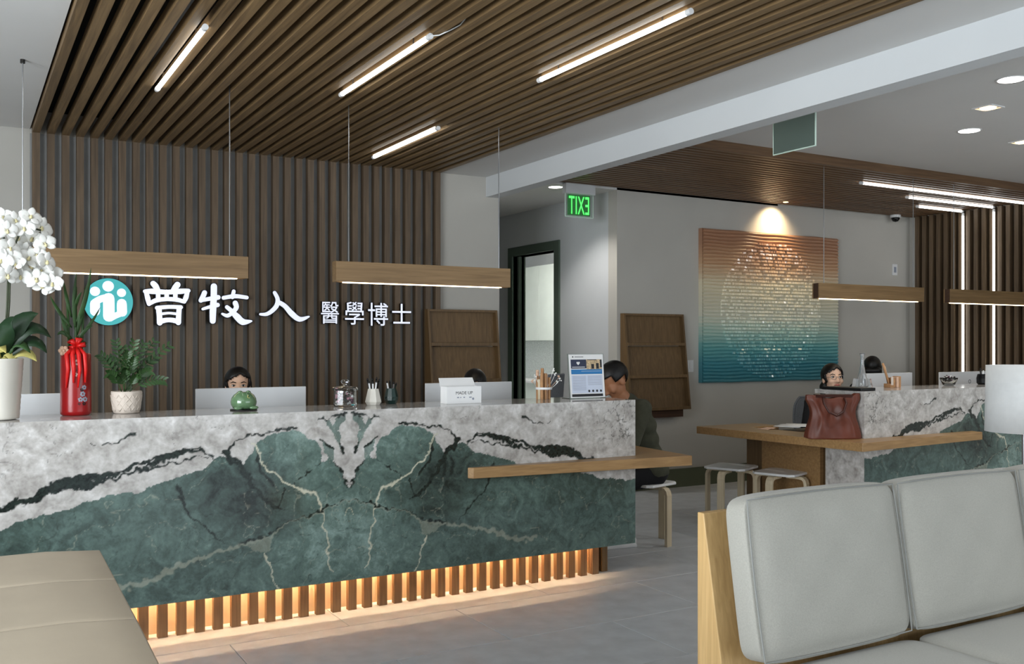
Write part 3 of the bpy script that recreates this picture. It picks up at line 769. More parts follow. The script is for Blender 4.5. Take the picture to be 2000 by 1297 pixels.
for k, (pts, ws) in enumerate(((((240,385),(240,420),(240,465)), (46,46,46)), (((236,372),(300,336),(380,316)), (34,34,34)), (((380,330),(382,420),(382,515)), (54,54,54)),
                 (((395,530),(450,508),(525,478)), (38,30,30)), (((515,382),(516,420),(518,470)), (46,48,48)))):
    bm.faces.new([bm.verts.new((x, YS-.0012-.0001*k, z)) for x, z in stroke([A1(*p) for p in pts], [q*KX for q in ws])])
obj('logo_figures', bm, 'sign_white', logo)
zeng = ((((838,178),(862,205),(888,248)),(24,26,20)), (((1088,190),(1065,220),(1035,262)),(26,26,20)), (((752,258),(830,258),(980,266),(1120,258),(1200,252)),(16,24,20,24,18)),
    (((765,268),(782,330),(795,388)),(18,22,18)), (((1190,262),(1175,320),(1156,362)),(18,22,18)), (((795,388),(870,350),(980,338),(1080,344),(1158,366)),(16,20,18,20,16)),
    (((888,262),(889,340)),(19,19)), (((977,262),(976,335)),(19,19)), (((1066,262),(1065,340)),(19,19)),
    (((878,428),(1000,418),(1122,422)),(18,17,18)), (((895,435),(902,510),(905,582)),(24,23,24)), (((1105,430),(1100,500),(1096,578)),(22,22,24)),
    (((925,490),(1000,482),(1075,490)),(12,11,12)), (((900,585),(935,562),(997,552),(1060,560),(1100,582)),(16,22,20,22,16)))
mu = ((((1366,272),(1350,310),(1328,352)),(22,22,20)), (((1338,350),(1420,334),(1505,320)),(16,18,22)), (((1462,208),(1460,330),(1452,460),(1450,562)),(28,28,29,26)),
    (((1348,440),(1420,418),(1500,398)),(12,15,20)), (((1666,258),(1652,318)),(17,18)), (((1560,325),(1680,308),(1800,322)),(17,19,17)),
    (((1596,420),(1640,458),(1700,520),(1760,572),(1848,564)),(18,20,30,30,8)), (((1682,380),(1692,425),(1650,478),(1600,508),(1548,490)),(24,22,18,18,10)))
ren = ((((402,272),(432,335),(425,400),(380,455),(320,492),(255,494)),(17,20,22,20,17,11)), (((448,372),(510,412),(580,490),(660,545),(755,518)),(20,22,27,24,8)))
glyph(zeng, sign, 'sign_white', A1, KX); glyph(mu, sign, 'sign_white', A1, KX); glyph(ren, sign, 'sign_white', A2, KX)
for ch, u0, u1, v0, v1 in (('醫', 627, 662, 590, 632), ('學', 674, 711, 590, 634), ('博', 719, 758, 592, 636), ('士', 766, 803, 594, 632)):
    (xa, za), (xb, zb) = S2(u0, v1), S2(u1, v0)
    for nm, mt, dep, y, bold in (('character', 'black', .012, YS+.0145, .012), ('lit_face', 'sign_white', 0, YS, .003)):
        me = text_mesh(ch, 1.0, 0, bold=bold); xs = [q.co.x for q in me.vertices]; ys = [q.co.y for q in me.vertices]
        gr = .008 if nm == 'character' else 0
        me.transform(Matrix.Diagonal(((xb-xa+gr)/(max(xs)-min(xs)), (zb-za+gr)/(max(ys)-min(ys)), 1, 1)))
        me.transform(STAND); me.transform(Matrix.Translation(((xa+xb)/2, y, (za+zb)/2)))
        if nm == 'character': back = obj(nm, me, mt, sign, solid=.024)
        else: obj(nm, me, mt, back)

# ================================================================ artwork
YA = YW-.001
al, ar = P(1372, 600, Y=YW-.06).x, P(1636, 600, Y=YW-.06).x; ab, at_ = 1.04, 2.605
m, t_, b_ = newmat('art_gradient'); N, L = t_.nodes.new, t_.links.new
tc = N('ShaderNodeTexCoord'); sx = N('ShaderNodeSeparateXYZ'); L(tc.outputs['Object'], sx.inputs[0])
nz = N('ShaderNodeTexNoise'); mp = N('ShaderNodeMapping'); mp.inputs['Scale'].default_value = (.8, 1, 26); L(tc.outputs['Object'], mp.inputs[0]); L(mp.outputs[0], nz.inputs['Vector']); nz.inputs['Scale'].default_value = 1.6; nz.inputs['Detail'].default_value = 3
ma = N('ShaderNodeMath'); ma.operation = 'MULTIPLY_ADD'; ma.inputs[1].default_value = .14; L(nz.outputs[0], ma.inputs[0])
md = N('ShaderNodeMath'); md.operation = 'DIVIDE'; md.inputs[1].default_value = at_-ab; L(sx.outputs[2], md.inputs[0]); L(md.outputs[0], ma.inputs[2])
rp = N('ShaderNodeValToRGB'); L(ma.outputs[0], rp.inputs[0])
stops = [(.05, (66, 130, 142)), (.18, (66, 138, 152)), (.30, (104, 168, 168)), (.40, (172, 200, 188)), (.50, (216, 216, 198)), (.71, (232, 220, 190)), (.84, (204, 164, 128)), (.97, (176, 132, 102)), (1, (172, 128, 100))]
while len(rp.color_ramp.elements) < len(stops): rp.color_ramp.elements.new(.5)
for e, (q, c) in zip(rp.color_ramp.elements, stops): e.position = q; e.color = lin(c)
L(rp.outputs[0], b_.inputs['Base Color']); b_.inputs['Roughness'].default_value = .3
art = thing('ribbed_artwork', 'square ribbed panel artwork fading from terracotta to teal with a glassy circle', 'artwork', ((al+ar)/2, YA, ab))
bm = BM(); box(bm, al, ar, YW-.055, YA, ab, at_); obj('panel', bm, m, art)
nr = 44; hr = (at_-ab)/nr; bm = BM()
for k in range(nr):
    z = ab+k*hr; pr = [(z, 0), (z+hr*.2, .012), (z+hr*.5, .018), (z+hr*.8, .012), (z+hr*.99, 0)]
    nx = 24; rows = [[bm.verts.new((al+(ar-al)*i/nx, YW-.0555-d, zz+.004*math.sin(i*.9+k*.5))) for i in range(nx+1)] for zz, d in pr]
    for a, b in zip(rows, rows[1:]):
        for i in range(nx): bm.faces.new((a[i], a[i+1], b[i+1], b[i]))
o = obj('ribs', bm, m, art, smooth=True); o['kind'] = 'stuff'
ccx, ccz, cr = P(1508, 600, Y=YW-.07).x, P(1508, 606, Y=YW-.07).z, .72
m2 = m.copy(); m2.name = 'art_glass_bead'; MATS['art_glass_bead'] = m2
m2.node_tree.nodes['Principled BSDF'].inputs['Roughness'].default_value = .08; m2.node_tree.nodes['Principled BSDF'].inputs['Coat Weight'].default_value = 1
n2_ = m2.node_tree; hs_ = n2_.nodes.new('ShaderNodeHueSaturation'); hs_.inputs['Value'].default_value = 1.3; hs_.inputs['Saturation'].default_value = .9
pb_ = n2_.nodes['Principled BSDF']; lk = pb_.inputs['Base Color'].links[0].from_socket; n2_.links.new(lk, hs_.inputs['Color']); n2_.links.new(hs_.outputs[0], pb_.inputs['Base Color'])
bm = BM()
for k in range(nr):
    z = ab+(k+.5)*hr; dz = z-ccz
    if abs(dz) > cr*.98: continue
    half = math.sqrt(cr*cr-dz*dz); x = -half
    while x < half-.01:
        wd = random.uniform(.02, .055); x2 = min(x+wd, half)
        if random.random() < .8:
            d = .014+random.uniform(0, .010); y = YW-.066; ti = random.uniform(-.003, .003)
            hull(bm, [(ccx+x+.004, y-d+ti, z-hr*.30), (ccx+x2-.004, y-d-ti, z-hr*.30), (ccx+x2-.004, y-d-ti+.003, z+hr*.30), (ccx+x+.004, y-d+ti+.003, z+hr*.30)],
                 [(ccx+x, y+.005, z-hr*.38), (ccx+x2, y+.005, z-hr*.38), (ccx+x2, y+.005, z+hr*.38), (ccx+x, y+.005, z+hr*.38)])
        x = x2
o = obj('glass_pieces', bm, m2, art); o['kind'] = 'stuff'

# ================================================================ magazine racks
def rack(label, x0, x1, yb, hook=False):
    zt, zb = 1.727, .79; t = thing('magazine_rack', label, 'rack', ((x0+x1)/2, yb, zb-.07), 'wooden wall magazine racks')
    d0, d1 = .055, .17
    for x in (x0, x1-.018):
        bm = BM(); hull(bm, [(x, yb, zb), (x, yb-d1, zb), (x, yb-d0, zt), (x, yb, zt)], [(x+.018, yb, zb), (x+.018, yb-d1, zb), (x+.018, yb-d0, zt), (x+.018, yb, zt)])
        obj('side_panel', bm, 'oak_upright', t)
    bm = BM(); box(bm, x0+.0185, x1-.0185, yb-d0, yb, zt-.02, zt); obj('top_board', bm, 'oak_upright', t)
    th = (zt-zb)/3
    for k in range(3):
        za = zb+k*th; yk = yb-d1+(d1-d0)*(k*th)/(zt-zb)
        bm = BM()                                   # sloping back of the tier
        ys, ye = yk+.055, yb-.012-(.0 if k == 2 else .0)
        ye = yk+.1 if k < 2 else yb-.012
        hull(bm, [(x0+.0185, ys, za+.02), (x1-.0185, ys, za+.02), (x1-.0185, ye, za+th-.005), (x0+.0185, ye, za+th-.005)],
             [(x0+.0185, ys+.012, za+.02), (x1-.0185, ys+.012, za+.02), (x1-.0185, ye+.01, za+th-.005), (x0+.0185, ye+.01, za+th-.005)])
        obj('tier_back', bm, 'oak_upright', t)
        bm = BM(); box(bm, x0+.0185, x1-.0185, yk+.006, ys+.02, za, za+.018); obj('shelf', bm, 'oak_upright', t)
        bm = BM(); box(bm, x0+.0185, x1-.0185, yk-.004, yk+.006, za, za+.03); obj('lip', bm, 'oak_upright', t, bevel=.002)
    bm = BM(); box(bm, x0+.03, x1-.06, yb-d1+.05, yb, zb-.075, zb-.001); obj('base_rail', bm, 'rack_dark', t)
    if hook:
        bm = BM(); ball(bm, (x0-.006, yb-.06, 1.19), (.012, .02, .03), seg=10, rings=8); obj('hook', bm, 'black', t, smooth=True)
rack('open wooden magazine rack overlapping the right edge of the slat wall', P(832, 603, Y=7.33).x, P(968, 606, Y=7.33).x, 7.354)
rack('open wooden magazine rack on the wall left of the artwork', P(1220, 613, Y=7.36).x, P(1337, 613, Y=7.36).x, YW-.001, True)

# ================================================================ sofa on the right
def cushion_bm(cx, cy, cz, w, d, h, tilt=0, puff=.03, rz=0, seed=0, n=14):
    """soft box: w along x, d along y, h along z, bulging faces, rounded edges; tilt about x through its foot"""
    bm = BM(); bmesh.ops.create_cube(bm, size=2)
    bmesh.ops.subdivide_edges(bm, edges=bm.edges[:], cuts=n, use_grid_fill=True)
    R = Matrix.Rotation(rz, 3, 'Z') @ Matrix.Rotation(tilt, 3, 'X')
    ex = (14, 14, 14)
    for v in bm.verts:
        x, y, z = v.co
        # superellipsoid rounding of the edges
        def rd(a, k): return a
        fx, fy, fz = 1-abs(x)**4, 1-abs(y)**4, 1-abs(z)**4
        q = Vector((x*w/2+math.copysign(puff*.5*fy*fz, x)*(abs(x) > .99), y*d/2+math.copysign(puff*fx*fz, y)*(abs(y) > .99), z*h/2+math.copysign(puff*.6*fx*fy, z)*(abs(z) > .99)))
        wr = .004*math.sin(x*9+seed)*math.sin(z*7+seed*2)*fx*fz
        q.y += wr*(abs(y) > .99)
        # pull in edges and corners
        m = sorted((abs(x), abs(y), abs(z)))
        e = max(0, (m[1]-.86)/.14); q.x -= math.copysign(.010*e*(abs(x) > .8), x); q.z -= math.copysign(.010*e*(abs(z) > .8), z); q.y -= math.copysign(.010*e*(abs(y) > .8), y)
        q.z += h/2; q = R @ q; v.co = q+Vector((cx, cy, cz))
    return bm
def edge_loop(cx, cy, cz, w, d, h, tilt, face):
    pts = []
    s = face*d/2*.985; hw, z0, z1 = w/2-.006, .006, h-.006
    for (xa, za), (xb, zb) in (((-hw, z0), (hw, z0)), ((hw, z0), (hw, z1)), ((hw, z1), (-hw, z1)), ((-hw, z1), (-hw, z0))):
        for k in range(8):
            t = k/8; b = .006*math.sin(PI*t)
            x, z = xa+(xb-xa)*t, za+(zb-za)*t
            if xa == xb: x += math.copysign(b, x)
            else: z += b if za == z1 else -b
            pts.append((x, s, z))
    pts.append(pts[0]); R = Matrix.Rotation(tilt, 3, 'X')
    return [R @ Vector(p)+Vector((cx, cy, cz)) for p in pts]
sofa = thing('sofa', 'light grey linen sofa with pale wooden back frame at the right foreground', 'sofa', (3.2, 2.3, 0))
XSF = 2.12
def wedge(x0, x1, y0, yt, yf, z0, z1):
    bm = BM(); hull(bm, [(x0, y0, z0), (x0, yf, z0), (x0, yt, z1), (x0, y0, z1)], [(x1, y0, z0), (x1, yf, z0), (x1, yt, z1), (x1, y0, z1)]); return bm
pw = P(1362, 1000, X=XSF)
obj('back_frame', wedge(XSF, 5.05, pw.y, pw.y-.03, pw.y-.17, .10, pw.z), 'oak_pale', sofa, bevel=.003)
obj('seat_platform', wedge(XSF, 5.05, pw.y-.171, 1.52, 1.52, .20, .27), 'oak_pale', sofa, bevel=.003)
for x in (XSF+.02, 4.97):
    for y in (1.56, pw.y-.08):
        bm = BM(); box(bm, x, x+.06, y, y+.05, 0, .20 if y < 2 else .099); obj('leg', bm, 'oak_pale', sofa, bevel=.003)
CT = -.16
cw = .705
for k, x in enumerate((2.505, 3.225, 3.945)):
    cy_, cz_ = pw.y-.22, .425
    o = obj('back_cushion', cushion_bm(x, cy_, cz_, cw, .105, .515, CT, .022, seed=k*1.7), 'linen', sofa, smooth=True, sub=1)
    bm = BM(); tube(bm, edge_loop(x, cy_, cz_, cw, .105, .515, CT, -1), .0026, 6, cap=False); obj('piping', bm, 'piping', o, smooth=True)
for k, x in enumerate((2.545, 3.265, 3.985)):
    o = obj('seat_cushion', cushion_bm(x, 1.86, .272, .712, .68, .135, 0, .012, seed=5+k), 'linen', sofa, smooth=True, sub=1)

# ================================================================ beige bench, left foreground
bench = thing('upholstered_bench', 'beige upholstered bench with cross seams at the lower left', 'bench', (-.45, 2.3, 0))
xb1 = .405; prof = [(3.36, .775), (3.0, .757), (2.62, .737), (2.24, .710), (1.86, .685), (1.48, .66)]
for (ya, za), (yb_, zb_) in zip(prof, prof[1:]):
    bm = BM(); bmesh.ops.create_cube(bm, size=2); bmesh.ops.subdivide_edges(bm, edges=bm.edges[:], cuts=19, use_grid_fill=True)
    for v in bm.verts:
        x, y, z = v.co; t = (y+1)/2; ztop = zb_+(za-zb_)*t; fx, fy = 1-abs(x)**6, 1-abs(y)**12
        e = max(0, (min(abs(x), abs(z))-.8)/.2)
        v.co = (-.45+x*(xb1+.45)-math.copysign(.012*e, x), yb_+(ya-yb_)*t, (ztop-.012*e+.0035*fy*fx-.003) if z > 0 else .30)
        if -1 < z < 1: v.co.z = .30+(ztop-.012*e-.30)*(z+1)/2
    obj('cushion_segment', bm, 'beige_leather', bench, smooth=True, bevel=.003)
bm = BM(); box(bm, -1.28, xb1-.02, 1.5, 3.34, .08, .299); obj('base', bm, 'beige_leather', bench, bevel=.01)
for x in (-1.2, xb1-.1):
    for y in (1.6, 3.2):
        bm = BM(); box(bm, x, x+.05, y, y+.05, 0, .08); obj('foot', bm, 'dark_metal', bench)

# ================================================================ stools
def stool(label, x, y, rz=.0, hgt=.465):
    t = thing('stool', label, 'stool', (x, y, 0), 'bentwood stools', rz)
    s = .17
    bm = BM(); prism(bm, [(s*a, s*b) for a, b in ((-1,-.8),(-.8,-1),(.8,-1),(1,-.8),(1,.8),(.8,1),(-.8,1),(-1,.8))], hgt-.018, hgt); obj('seat', bm, 'white_plastic' if rz >= 0 else 'birch', t, local=True, bevel=.004)
    for k in range(4):
        a = k*PI/2+PI/4*0; c, q = math.cos(a), math.sin(a)
        path = [(.05, hgt-.034), (.15, hgt-.034), (.178, hgt-.040), (.193, hgt-.055), (.20, hgt-.08), (.20, .0)]
        bm = BM(); prev = None; wv = .027
        rows = []
        for i, (r, z) in enumerate(path):
            r0, z0 = path[max(i-1, 0)]; r1, z1 = path[min(i+1, len(path)-1)]
            d = Vector((r1-r0, z1-z0)).normalized(); nn = Vector((d.y, -d.x))*-.011
            rows.append([bm.verts.new((c*(r+s1*nn.x)-q*w_, q*(r+s1*nn.x)+c*w_, max(0, z+s1*nn.y))) for s1, w_ in ((1, -wv), (1, wv), (-1, wv), (-1, -wv))])
        for a_, b_ in zip(rows, rows[1:]):
            for i in range(4): bm.faces.new((a_[i], a_[(i+1)%4], b_[(i+1)%4], b_[i]))
        bm.faces.new(rows[0]); bm.faces.new(rows[-1][::-1])
        obj('leg', bm, 'birch', t, local=True)
    return t
ps = P(1426, 905, H=.465); stool('pale bentwood stool farthest under the table end, left of the wooden support', ps.x-.10, ps.y-.12, .42)
ps = P(1530, 920, H=.465); stool('birch bentwood stool in front of the wooden table support', ps.x-.02, ps.y, .32)
stool('bentwood stool under the seated man in olive', 4.28, 5.47, .25, .44)

# ================================================================ office chairs
def office_chair(label, x, y, rz, back_h=.45, seat_h=.46, tilt=.12):
    t = thing('office_chair', label, 'chair', (x, y, 0), 'grey office chairs', rz)     # faces local -Y
    bm = BM(); bmesh.ops.create_cube(bm, size=2); bmesh.ops.subdivide_edges(bm, edges=bm.edges[:], cuts=5, use_grid_fill=True)
    for v in bm.verts:
        a, b, c = v.co; r = max(0, abs(a)**6+abs(b)**6-1)*.06; v.co = (a*.24*(1-r), b*.23*(1-r), seat_h-.035+c*.03+.012*(1-a*a)*(1-b*b)*(c > 0))
    obj('seat', bm, 'mesh_grey', t, local=True, smooth=True, sub=1)
    def back(u_, v_, off):
        wdt = .225*(1-.25*max(0, v_-.3)**2-.18*max(0, .35-v_)); bend = .05*(u_*u_)
        return Vector((u_*wdt, .22+off-bend+tilt*(v_*back_h), seat_h+.08+v_*back_h))
    nu, nv = 12, 12; bm = BM()
    g = []
    for j in range(nv+1):
        row = []
        for i in range(nu+1):
            u_, v_ = i/nu*2-1, j/nv; rr = 1-.22*max(0, (v_-.7)/.3)**2-.2*max(0, (.15-v_)/.15)**2
            row.append(bm.verts.new(back(u_*rr, v_, 0)))
        g.append(row)
    for j in range(nv):
        for i in range(nu): bm.faces.new((g[j][i], g[j][i+1], g[j+1][i+1], g[j+1][i]))
    rim = [v.co.copy() for v in g[0]]+[g[j][-1].co.copy() for j in range(1, nv+1)]+[v.co.copy() for v in g[-1][::-1][1:]]+[g[j][0].co.copy() for j in range(nv-1, -1, -1)]
    obj('backrest', bm, 'mesh_grey', t, local=True, smooth=True, solid=.008)
    bm = BM(); tube(bm, rim, .011, 8, cap=False); obj('back_frame', bm, 'mesh_grey', t, local=True, smooth=True)
    bm = BM(); tube(bm, [(0, .25, seat_h+.16), (0, .26, seat_h), (0, .16, seat_h-.07), (0, 0, seat_h-.07)], .018, 8); obj('back_bracket', bm, 'dark_metal', t, local=True, smooth=True)
    bm = BM(); tube(bm, [(0, 0, .07), (0, 0, seat_h-.065)], .025, 12); obj('column', bm, 'dark_metal', t, local=True, smooth=True)
    for k in range(5):
        a = 2*PI*k/5+.3; c, q = math.cos(a), math.sin(a)
        bm = BM(); tube(bm, [(c*.02, q*.02, .09), (c*.27, q*.27, .065)], [.02, .014], 8); l_ = obj('base_arm', bm, 'dark_metal', t, local=True, smooth=True)
        bm = BM(); ball(bm, (c*.28, q*.28, .03), .03, seg=10, rings=8); obj('castor', bm, 'black', l_, local=True, smooth=True)
    return t

# ================================================================ people
def caps(bm, a, ra, b, rb):
    a, b = Vector(a), Vector(b); n = max(2, int((b-a).length/(min(ra, rb)*.55))+1)
    for i in range(n+1):
        t = i/n; ball(bm, a+(b-a)*t, ra+(rb-ra)*t, seg=12, rings=8)
def hand(bm, wrist, d, down, s=1.0):
    """palm and five bent fingers of unequal length; d points along the hand, down is the palm side"""
    d = Vector(d).normalized(); down = Vector(down); down = (down-d*down.dot(d)).normalized(); side = d.cross(down)
    wrist = Vector(wrist); caps(bm, wrist, .026*s, wrist+d*.05*s, .028*s)
    for k in (-1, 0, 1): caps(bm, wrist+d*.03*s+side*k*.018*s, .014*s, wrist+d*.085*s+side*k*.024*s, .012*s)
    for k, L in zip((-1.5, -.5, .5, 1.5), (.062, .074, .078, .066)):
        a = wrist+d*.088*s+side*k*.0185*s; b = a+(d*.8+down*.35).normalized()*L*.52*s; c = b+(d*.45+down*.8).normalized()*L*.5*s
        caps(bm, a, .0095*s, b, .0085*s); caps(bm, b, .0085*s, c, .0075*s)
    a = wrist+d*.03*s+side*.028*s; b = a+(d*.7+side*.7+down*.2).normalized()*.036*s; c = b+(d*.9+side*.1+down*.4).normalized()*.028*s
    caps(bm, a, .012*s, b, .0105*s); caps(bm, b, .0105*s, c, .009*s)
def person(label, x, y, rz, seat=.47, lean=.08, pitch=0, yaw=0, skin='skin', shirt='shirt_black', hair='bob', scale=1.0, face=True, glasses=False, reach=.30, hand_z=.80, roll=0, shoes='white_plastic', knee=.46, splay=.10, foot=-.40):
    t = thing('person', label, 'person', (x, y, 0), None, rz)              # faces local -Y
    hip = Vector((0, 0, seat+.10)); tl = .50*scale
    def sp(f, off=0): return hip+Vector((0, -math.sin(lean)*tl*f+off, math.cos(lean)*tl*f))
    chest, neck = sp(.72), sp(1.0)
    hd = neck+Vector((0, -math.sin(lean+pitch*.55)*.165, math.cos(lean+pitch*.55)*.165))*scale
    HR = (Matrix.Translation(hd) @ Matrix.Rotation(yaw, 4, 'Z') @ Matrix.Rotation(pitch, 4, 'X') @ Matrix.Rotation(roll, 4, 'Y') @ Matrix.Diagonal((scale, scale, scale, 1)))
    body, top, legs = BM(), BM(), BM()
    for bm, g in ((body, 0), (top, .014)):
        for f, rx, ry in ((.02, .165, .12), (.25, .150, .108), (.45, .152, .110), (.65, .168, .118), (.82, .160, .105)):
            ball(bm, sp(f), ((rx+g)*scale, (ry+g)*scale, .10*scale), Euler((-lean*0, 0, 0)), 20, 12)
        sh = [sp(.90)+Vector((s*.165*scale, .0, 0)) for s in (-1, 1)]
        caps(bm, sh[0], .052*scale+g, sh[1], .052*scale+g); caps(bm, sp(.85), .07*scale+g, sp(.97), .058*scale+g*.4)
    elbow = [s_+Vector((s*.055, -.10-.10*math.sin(lean), -.27))*scale for s, s_ in zip((-1, 1), sh)]
    wrist = [Vector((s*.13, -reach-.16-math.sin(lean)*.3, hand_z)) for s in (-1, 1)]
    for k in (0, 1):
        caps(body, sh[k], .048*scale, elbow[k], .038*scale); caps(body, elbow[k], .038*scale, wrist[k], .025*scale)
        hand(body, wrist[k], (wrist[k]-elbow[k]) * Vector((1, 1, .2)), (0, 0, -1))
        e2 = sh[k]+(elbow[k]-sh[k])*.82
        caps(top, sh[k], .062*scale, e2, .056*scale)
    caps(body, neck-Vector((0, 0, .03)), .052*scale, hd-Vector((0, -.01, .055))*scale, .048*scale)
    kn = [Vector((s*splay*1.3, -.42*scale, knee)) for s in (-1, 1)]; an = [Vector((s*splay*1.3, foot*scale, .09)) for s in (-1, 1)]
    for k, s in ((0, -1), (1, 1)):
        hp = hip+Vector((s*.085, 0, -.01))
        caps(body, hp, .075*scale, kn[k], .052*scale); caps(body, kn[k], .05*scale, an[k], .034*scale); caps(body, an[k], .034, an[k]+Vector((0, -.10, -.05)), .03)
        caps(legs, hp, .092*scale, kn[k], .066*scale); caps(legs, kn[k], .064*scale, an[k]+Vector((0, 0, .02)), .05*scale)
    ball(legs, hip, (.175*scale, .13*scale, .105), seg=20, rings=12)
    def H(p): return HR @ Vector(p)
    Rm = HR.to_3x3().normalized().to_4x4()
    def hb(bm, c, r): ball(bm, H(c), tuple(q*scale for q in r), Rm, 20, 14)
    hb(body, (0, .012, .03), (.074, .092, .088)); hb(body, (0, -.022, -.045), (.057, .066, .070)); hb(body, (0, -.045, -.02), (.062, .045, .06)); hb(body, (0, -.066, -.088), (.026, .022, .022))
    caps(body, H((0, -.082, .012)), .010*scale, H((0, -.103, -.032)), .0135*scale)
    for s in (-1, 1):
        hb(body, (s*.074, .012, -.012), (.011, .022, .032)); hb(body, (s*.042, -.062, -.03), (.022, .022, .022)); hb(body, (s*.012, -.094, -.035), (.010, .012, .009))
    me = remeshed(body, .0075, 2); o = obj('body', me, skin, t, local=True, smooth=True)
    obj('shirt', remeshed(top, .012, 3), shirt, t, local=True, smooth=True)
    obj('trousers', remeshed(legs, .014, 3), 'trousers', t, local=True, smooth=True)
    for k in (0, 1):
        bm = BM(); a = an[k]; ball(bm, a+Vector((0, .015, -.045)), (.042, .055, .045), seg=16, rings=10); ball(bm, a+Vector((0, -.10, -.055)), (.045, .11, .036), seg=16, rings=10); box(bm, a.x-.04, a.x+.04, a.y-.19, a.y+.06, 0, .022)
        me = remeshed(bm, .008, 3); obj('shoe', me, shoes, t, local=True, smooth=True)
    # hair: shell over the skull, opened for the face
    bm = BM(); bmesh.ops.create_uvsphere(bm, u_segments=40, v_segments=28, radius=1)
    kill = []
    for v in bm.verts:
        x_, y_, z_ = v.co; v.co = (x_*.083, y_*.102+.014, z_*.092+.034)
    for f in bm.faces:
        c = f.calc_center_median(); z_ = c.z; yy = c.y
        if hair == 'short': bad = z_ < (-.052 if yy > .055 else .012 if yy > -.03 else .062)
        else:
            line = .086-1.1*abs(c.x-.012)**1.0*.55 if yy < -.03 else -.06
            bad = (yy < -.028 and z_ < line and abs(c.x) < .072) or z_ < (-.05 if hair != 'bob' else -.075)
        if bad: kill.append(f)
    bmesh.ops.delete(bm, geom=kill, context='FACES')
    bm.transform(HR); h_ = obj('hair', bm, 'hair', t, local=True, smooth=True, solid=(.007 if hair == 'short' else .012)*scale)
    if hair == 'ponytail':
        bm = BM()
        for a, ra, b, rb in (((.0, .10, .0), .034, (-.02, .135, -.06), .042), ((-.02, .135, -.06), .042, (-.03, .125, -.15), .034), ((-.03, .125, -.15), .034, (-.03, .10, -.24), .014)):
            caps(bm, H(a), ra*scale, H(b), rb*scale)
        obj('ponytail', remeshed(bm, .008, 2), 'hair', t, local=True, smooth=True)
    if hair == 'bob':
        bm = BM()
        for s in (-1, 1): caps(bm, H((s*.075, .02, .02)), .022*scale, H((s*.078, .03, -.12)), .026*scale)
        caps(bm, H((-.05, .07, -.03)), .045*scale, H((.05, .07, -.03)), .045*scale); caps(bm, H((-.05, .07, -.12)), .04*scale, H((.05, .07, -.12)), .04*scale)
        obj('hair_sides', remeshed(bm, .009, 2), 'hair', t, local=True, smooth=True)
    if face:
        for s in (-1, 1):
            bm = BM(); ball(bm, H((s*.031, -.0805, .004)), (.0145*scale, .007*scale, .0062*scale), Rm, 14, 10); e_ = obj('eye', bm, 'eye_white', t, local=True, smooth=True)
            bm = BM(); ball(bm, H((s*.031, -.0862, .0035)), (.0062*scale, .003*scale, .0062*scale), Rm, 12, 8); obj('iris', bm, 'iris', e_, local=True, smooth=True)
            bm = BM(); tube(bm, [H((s*.046, -.078, .008)), H((s*.034, -.0885, .0125)), H((s*.018, -.086, .006))], [.0012*scale, .0022*scale, .0012*scale], 6); obj('eyelid_line', bm, 'hair', t, local=True)
            bm = BM(); tube(bm, [H((s*.052, -.070, .022)), H((s*.036, -.085, .030)), H((s*.016, -.090, .024))], [.0018*scale, .0036*scale, .003*scale], 6); obj('eyebrow', bm, 'hair', t, local=True)
        bm = BM(); tube(bm, [H((-.024, -.079, -.064)), H((-.010, -.0905, -.061)), H((0, -.0925, -.0625)), H((.010, -.0905, -.061)), H((.024, -.079, -.064))], [.002*scale, .0055*scale, .006*scale, .0055*scale, .002*scale], 8); obj('lips', bm, 'lips', t, local=True, smooth=True)
    if glasses:
        gl = None
        for s in (-1, 1):
            pts = [H((s*.032+.0225*math.cos(a), -.100, .000+.0185*math.sin(a))) for a in [2*PI*k/20 for k in range(21)]]
            bm = BM(); tube(bm, pts, .0016, 6, cap=False); gl = obj('glasses_rim', bm, 'steel', t, local=True, smooth=True)
            bm = BM(); tube(bm, [H((s*.0545, -.100, .004)), H((s*.076, -.06, .006)), H((s*.08, .005, .004))], .0014, 6); obj('glasses_arm', bm, 'steel', t, local=True)
        bm = BM(); tube(bm, [H((-.0095, -.100, .004)), H((0, -.103, .007)), H((.0095, -.100, .004))], .0015, 6); obj('glasses_bridge', bm, 'steel', t, local=True)
    return t
# who sits where
def top_at(u, vtop, Y): return P(u, vtop, Y=Y)
CAMDIR = lambda x, y: math.atan2(-x, y)          # turn so that local -Y points to the camera
p = P(474, 722, Y=6.0)
person('woman with black parted hair whose eyes show above the monitor by the green pot', p.x, 6.12, CAMDIR(p.x, 6.1)*-1*-1, seat=.45, lean=.06, hair='bob', face=True, hand_z=.76, reach=.22, yaw=.05, scale=.93)
office_chair('grey office chair under the woman behind the green pot', p.x, 6.14, CAMDIR(p.x, 6.1), .40)
p = P(941, 725, Y=6.0)
person('person of whom only the black hair shows above the white paper box', p.x+.02, 6.14, CAMDIR(p.x, 6.1), seat=.43, lean=.14, pitch=.5, hair='bob', face=False, hand_z=.76, reach=.18, scale=.93)
office_chair('grey office chair under the person behind the white paper box', p.x+.02, 6.16, CAMDIR(p.x, 6.1), .40)
p = P(1022, 724, Y=6.75)
office_chair('tall empty grey office chair turned sideways behind the pencil bundle', p.x+.05, 6.75, math.radians(215), .60, .50, .10)
person('man in an olive shirt bending over the table end beside the flyer', 4.30, 5.47, -PI/2-.15, seat=.415, lean=.30, pitch=.66, scale=1.08, skin='skin_tan', shirt='shirt_olive', hair='short', face=False, reach=.16, hand_z=.815, splay=.07, knee=.44, foot=-.20)
p = P(1636, 716, Y=5.80)
person('smiling woman with glasses and a dark ponytail behind the brown bag', p.x+.05, 5.92, CAMDIR(p.x, 5.8)+.10, seat=.36, lean=.26, pitch=-.12, yaw=.30, scale=1.04, hair='ponytail', face=True, glasses=True, hand_z=.76, reach=.2)
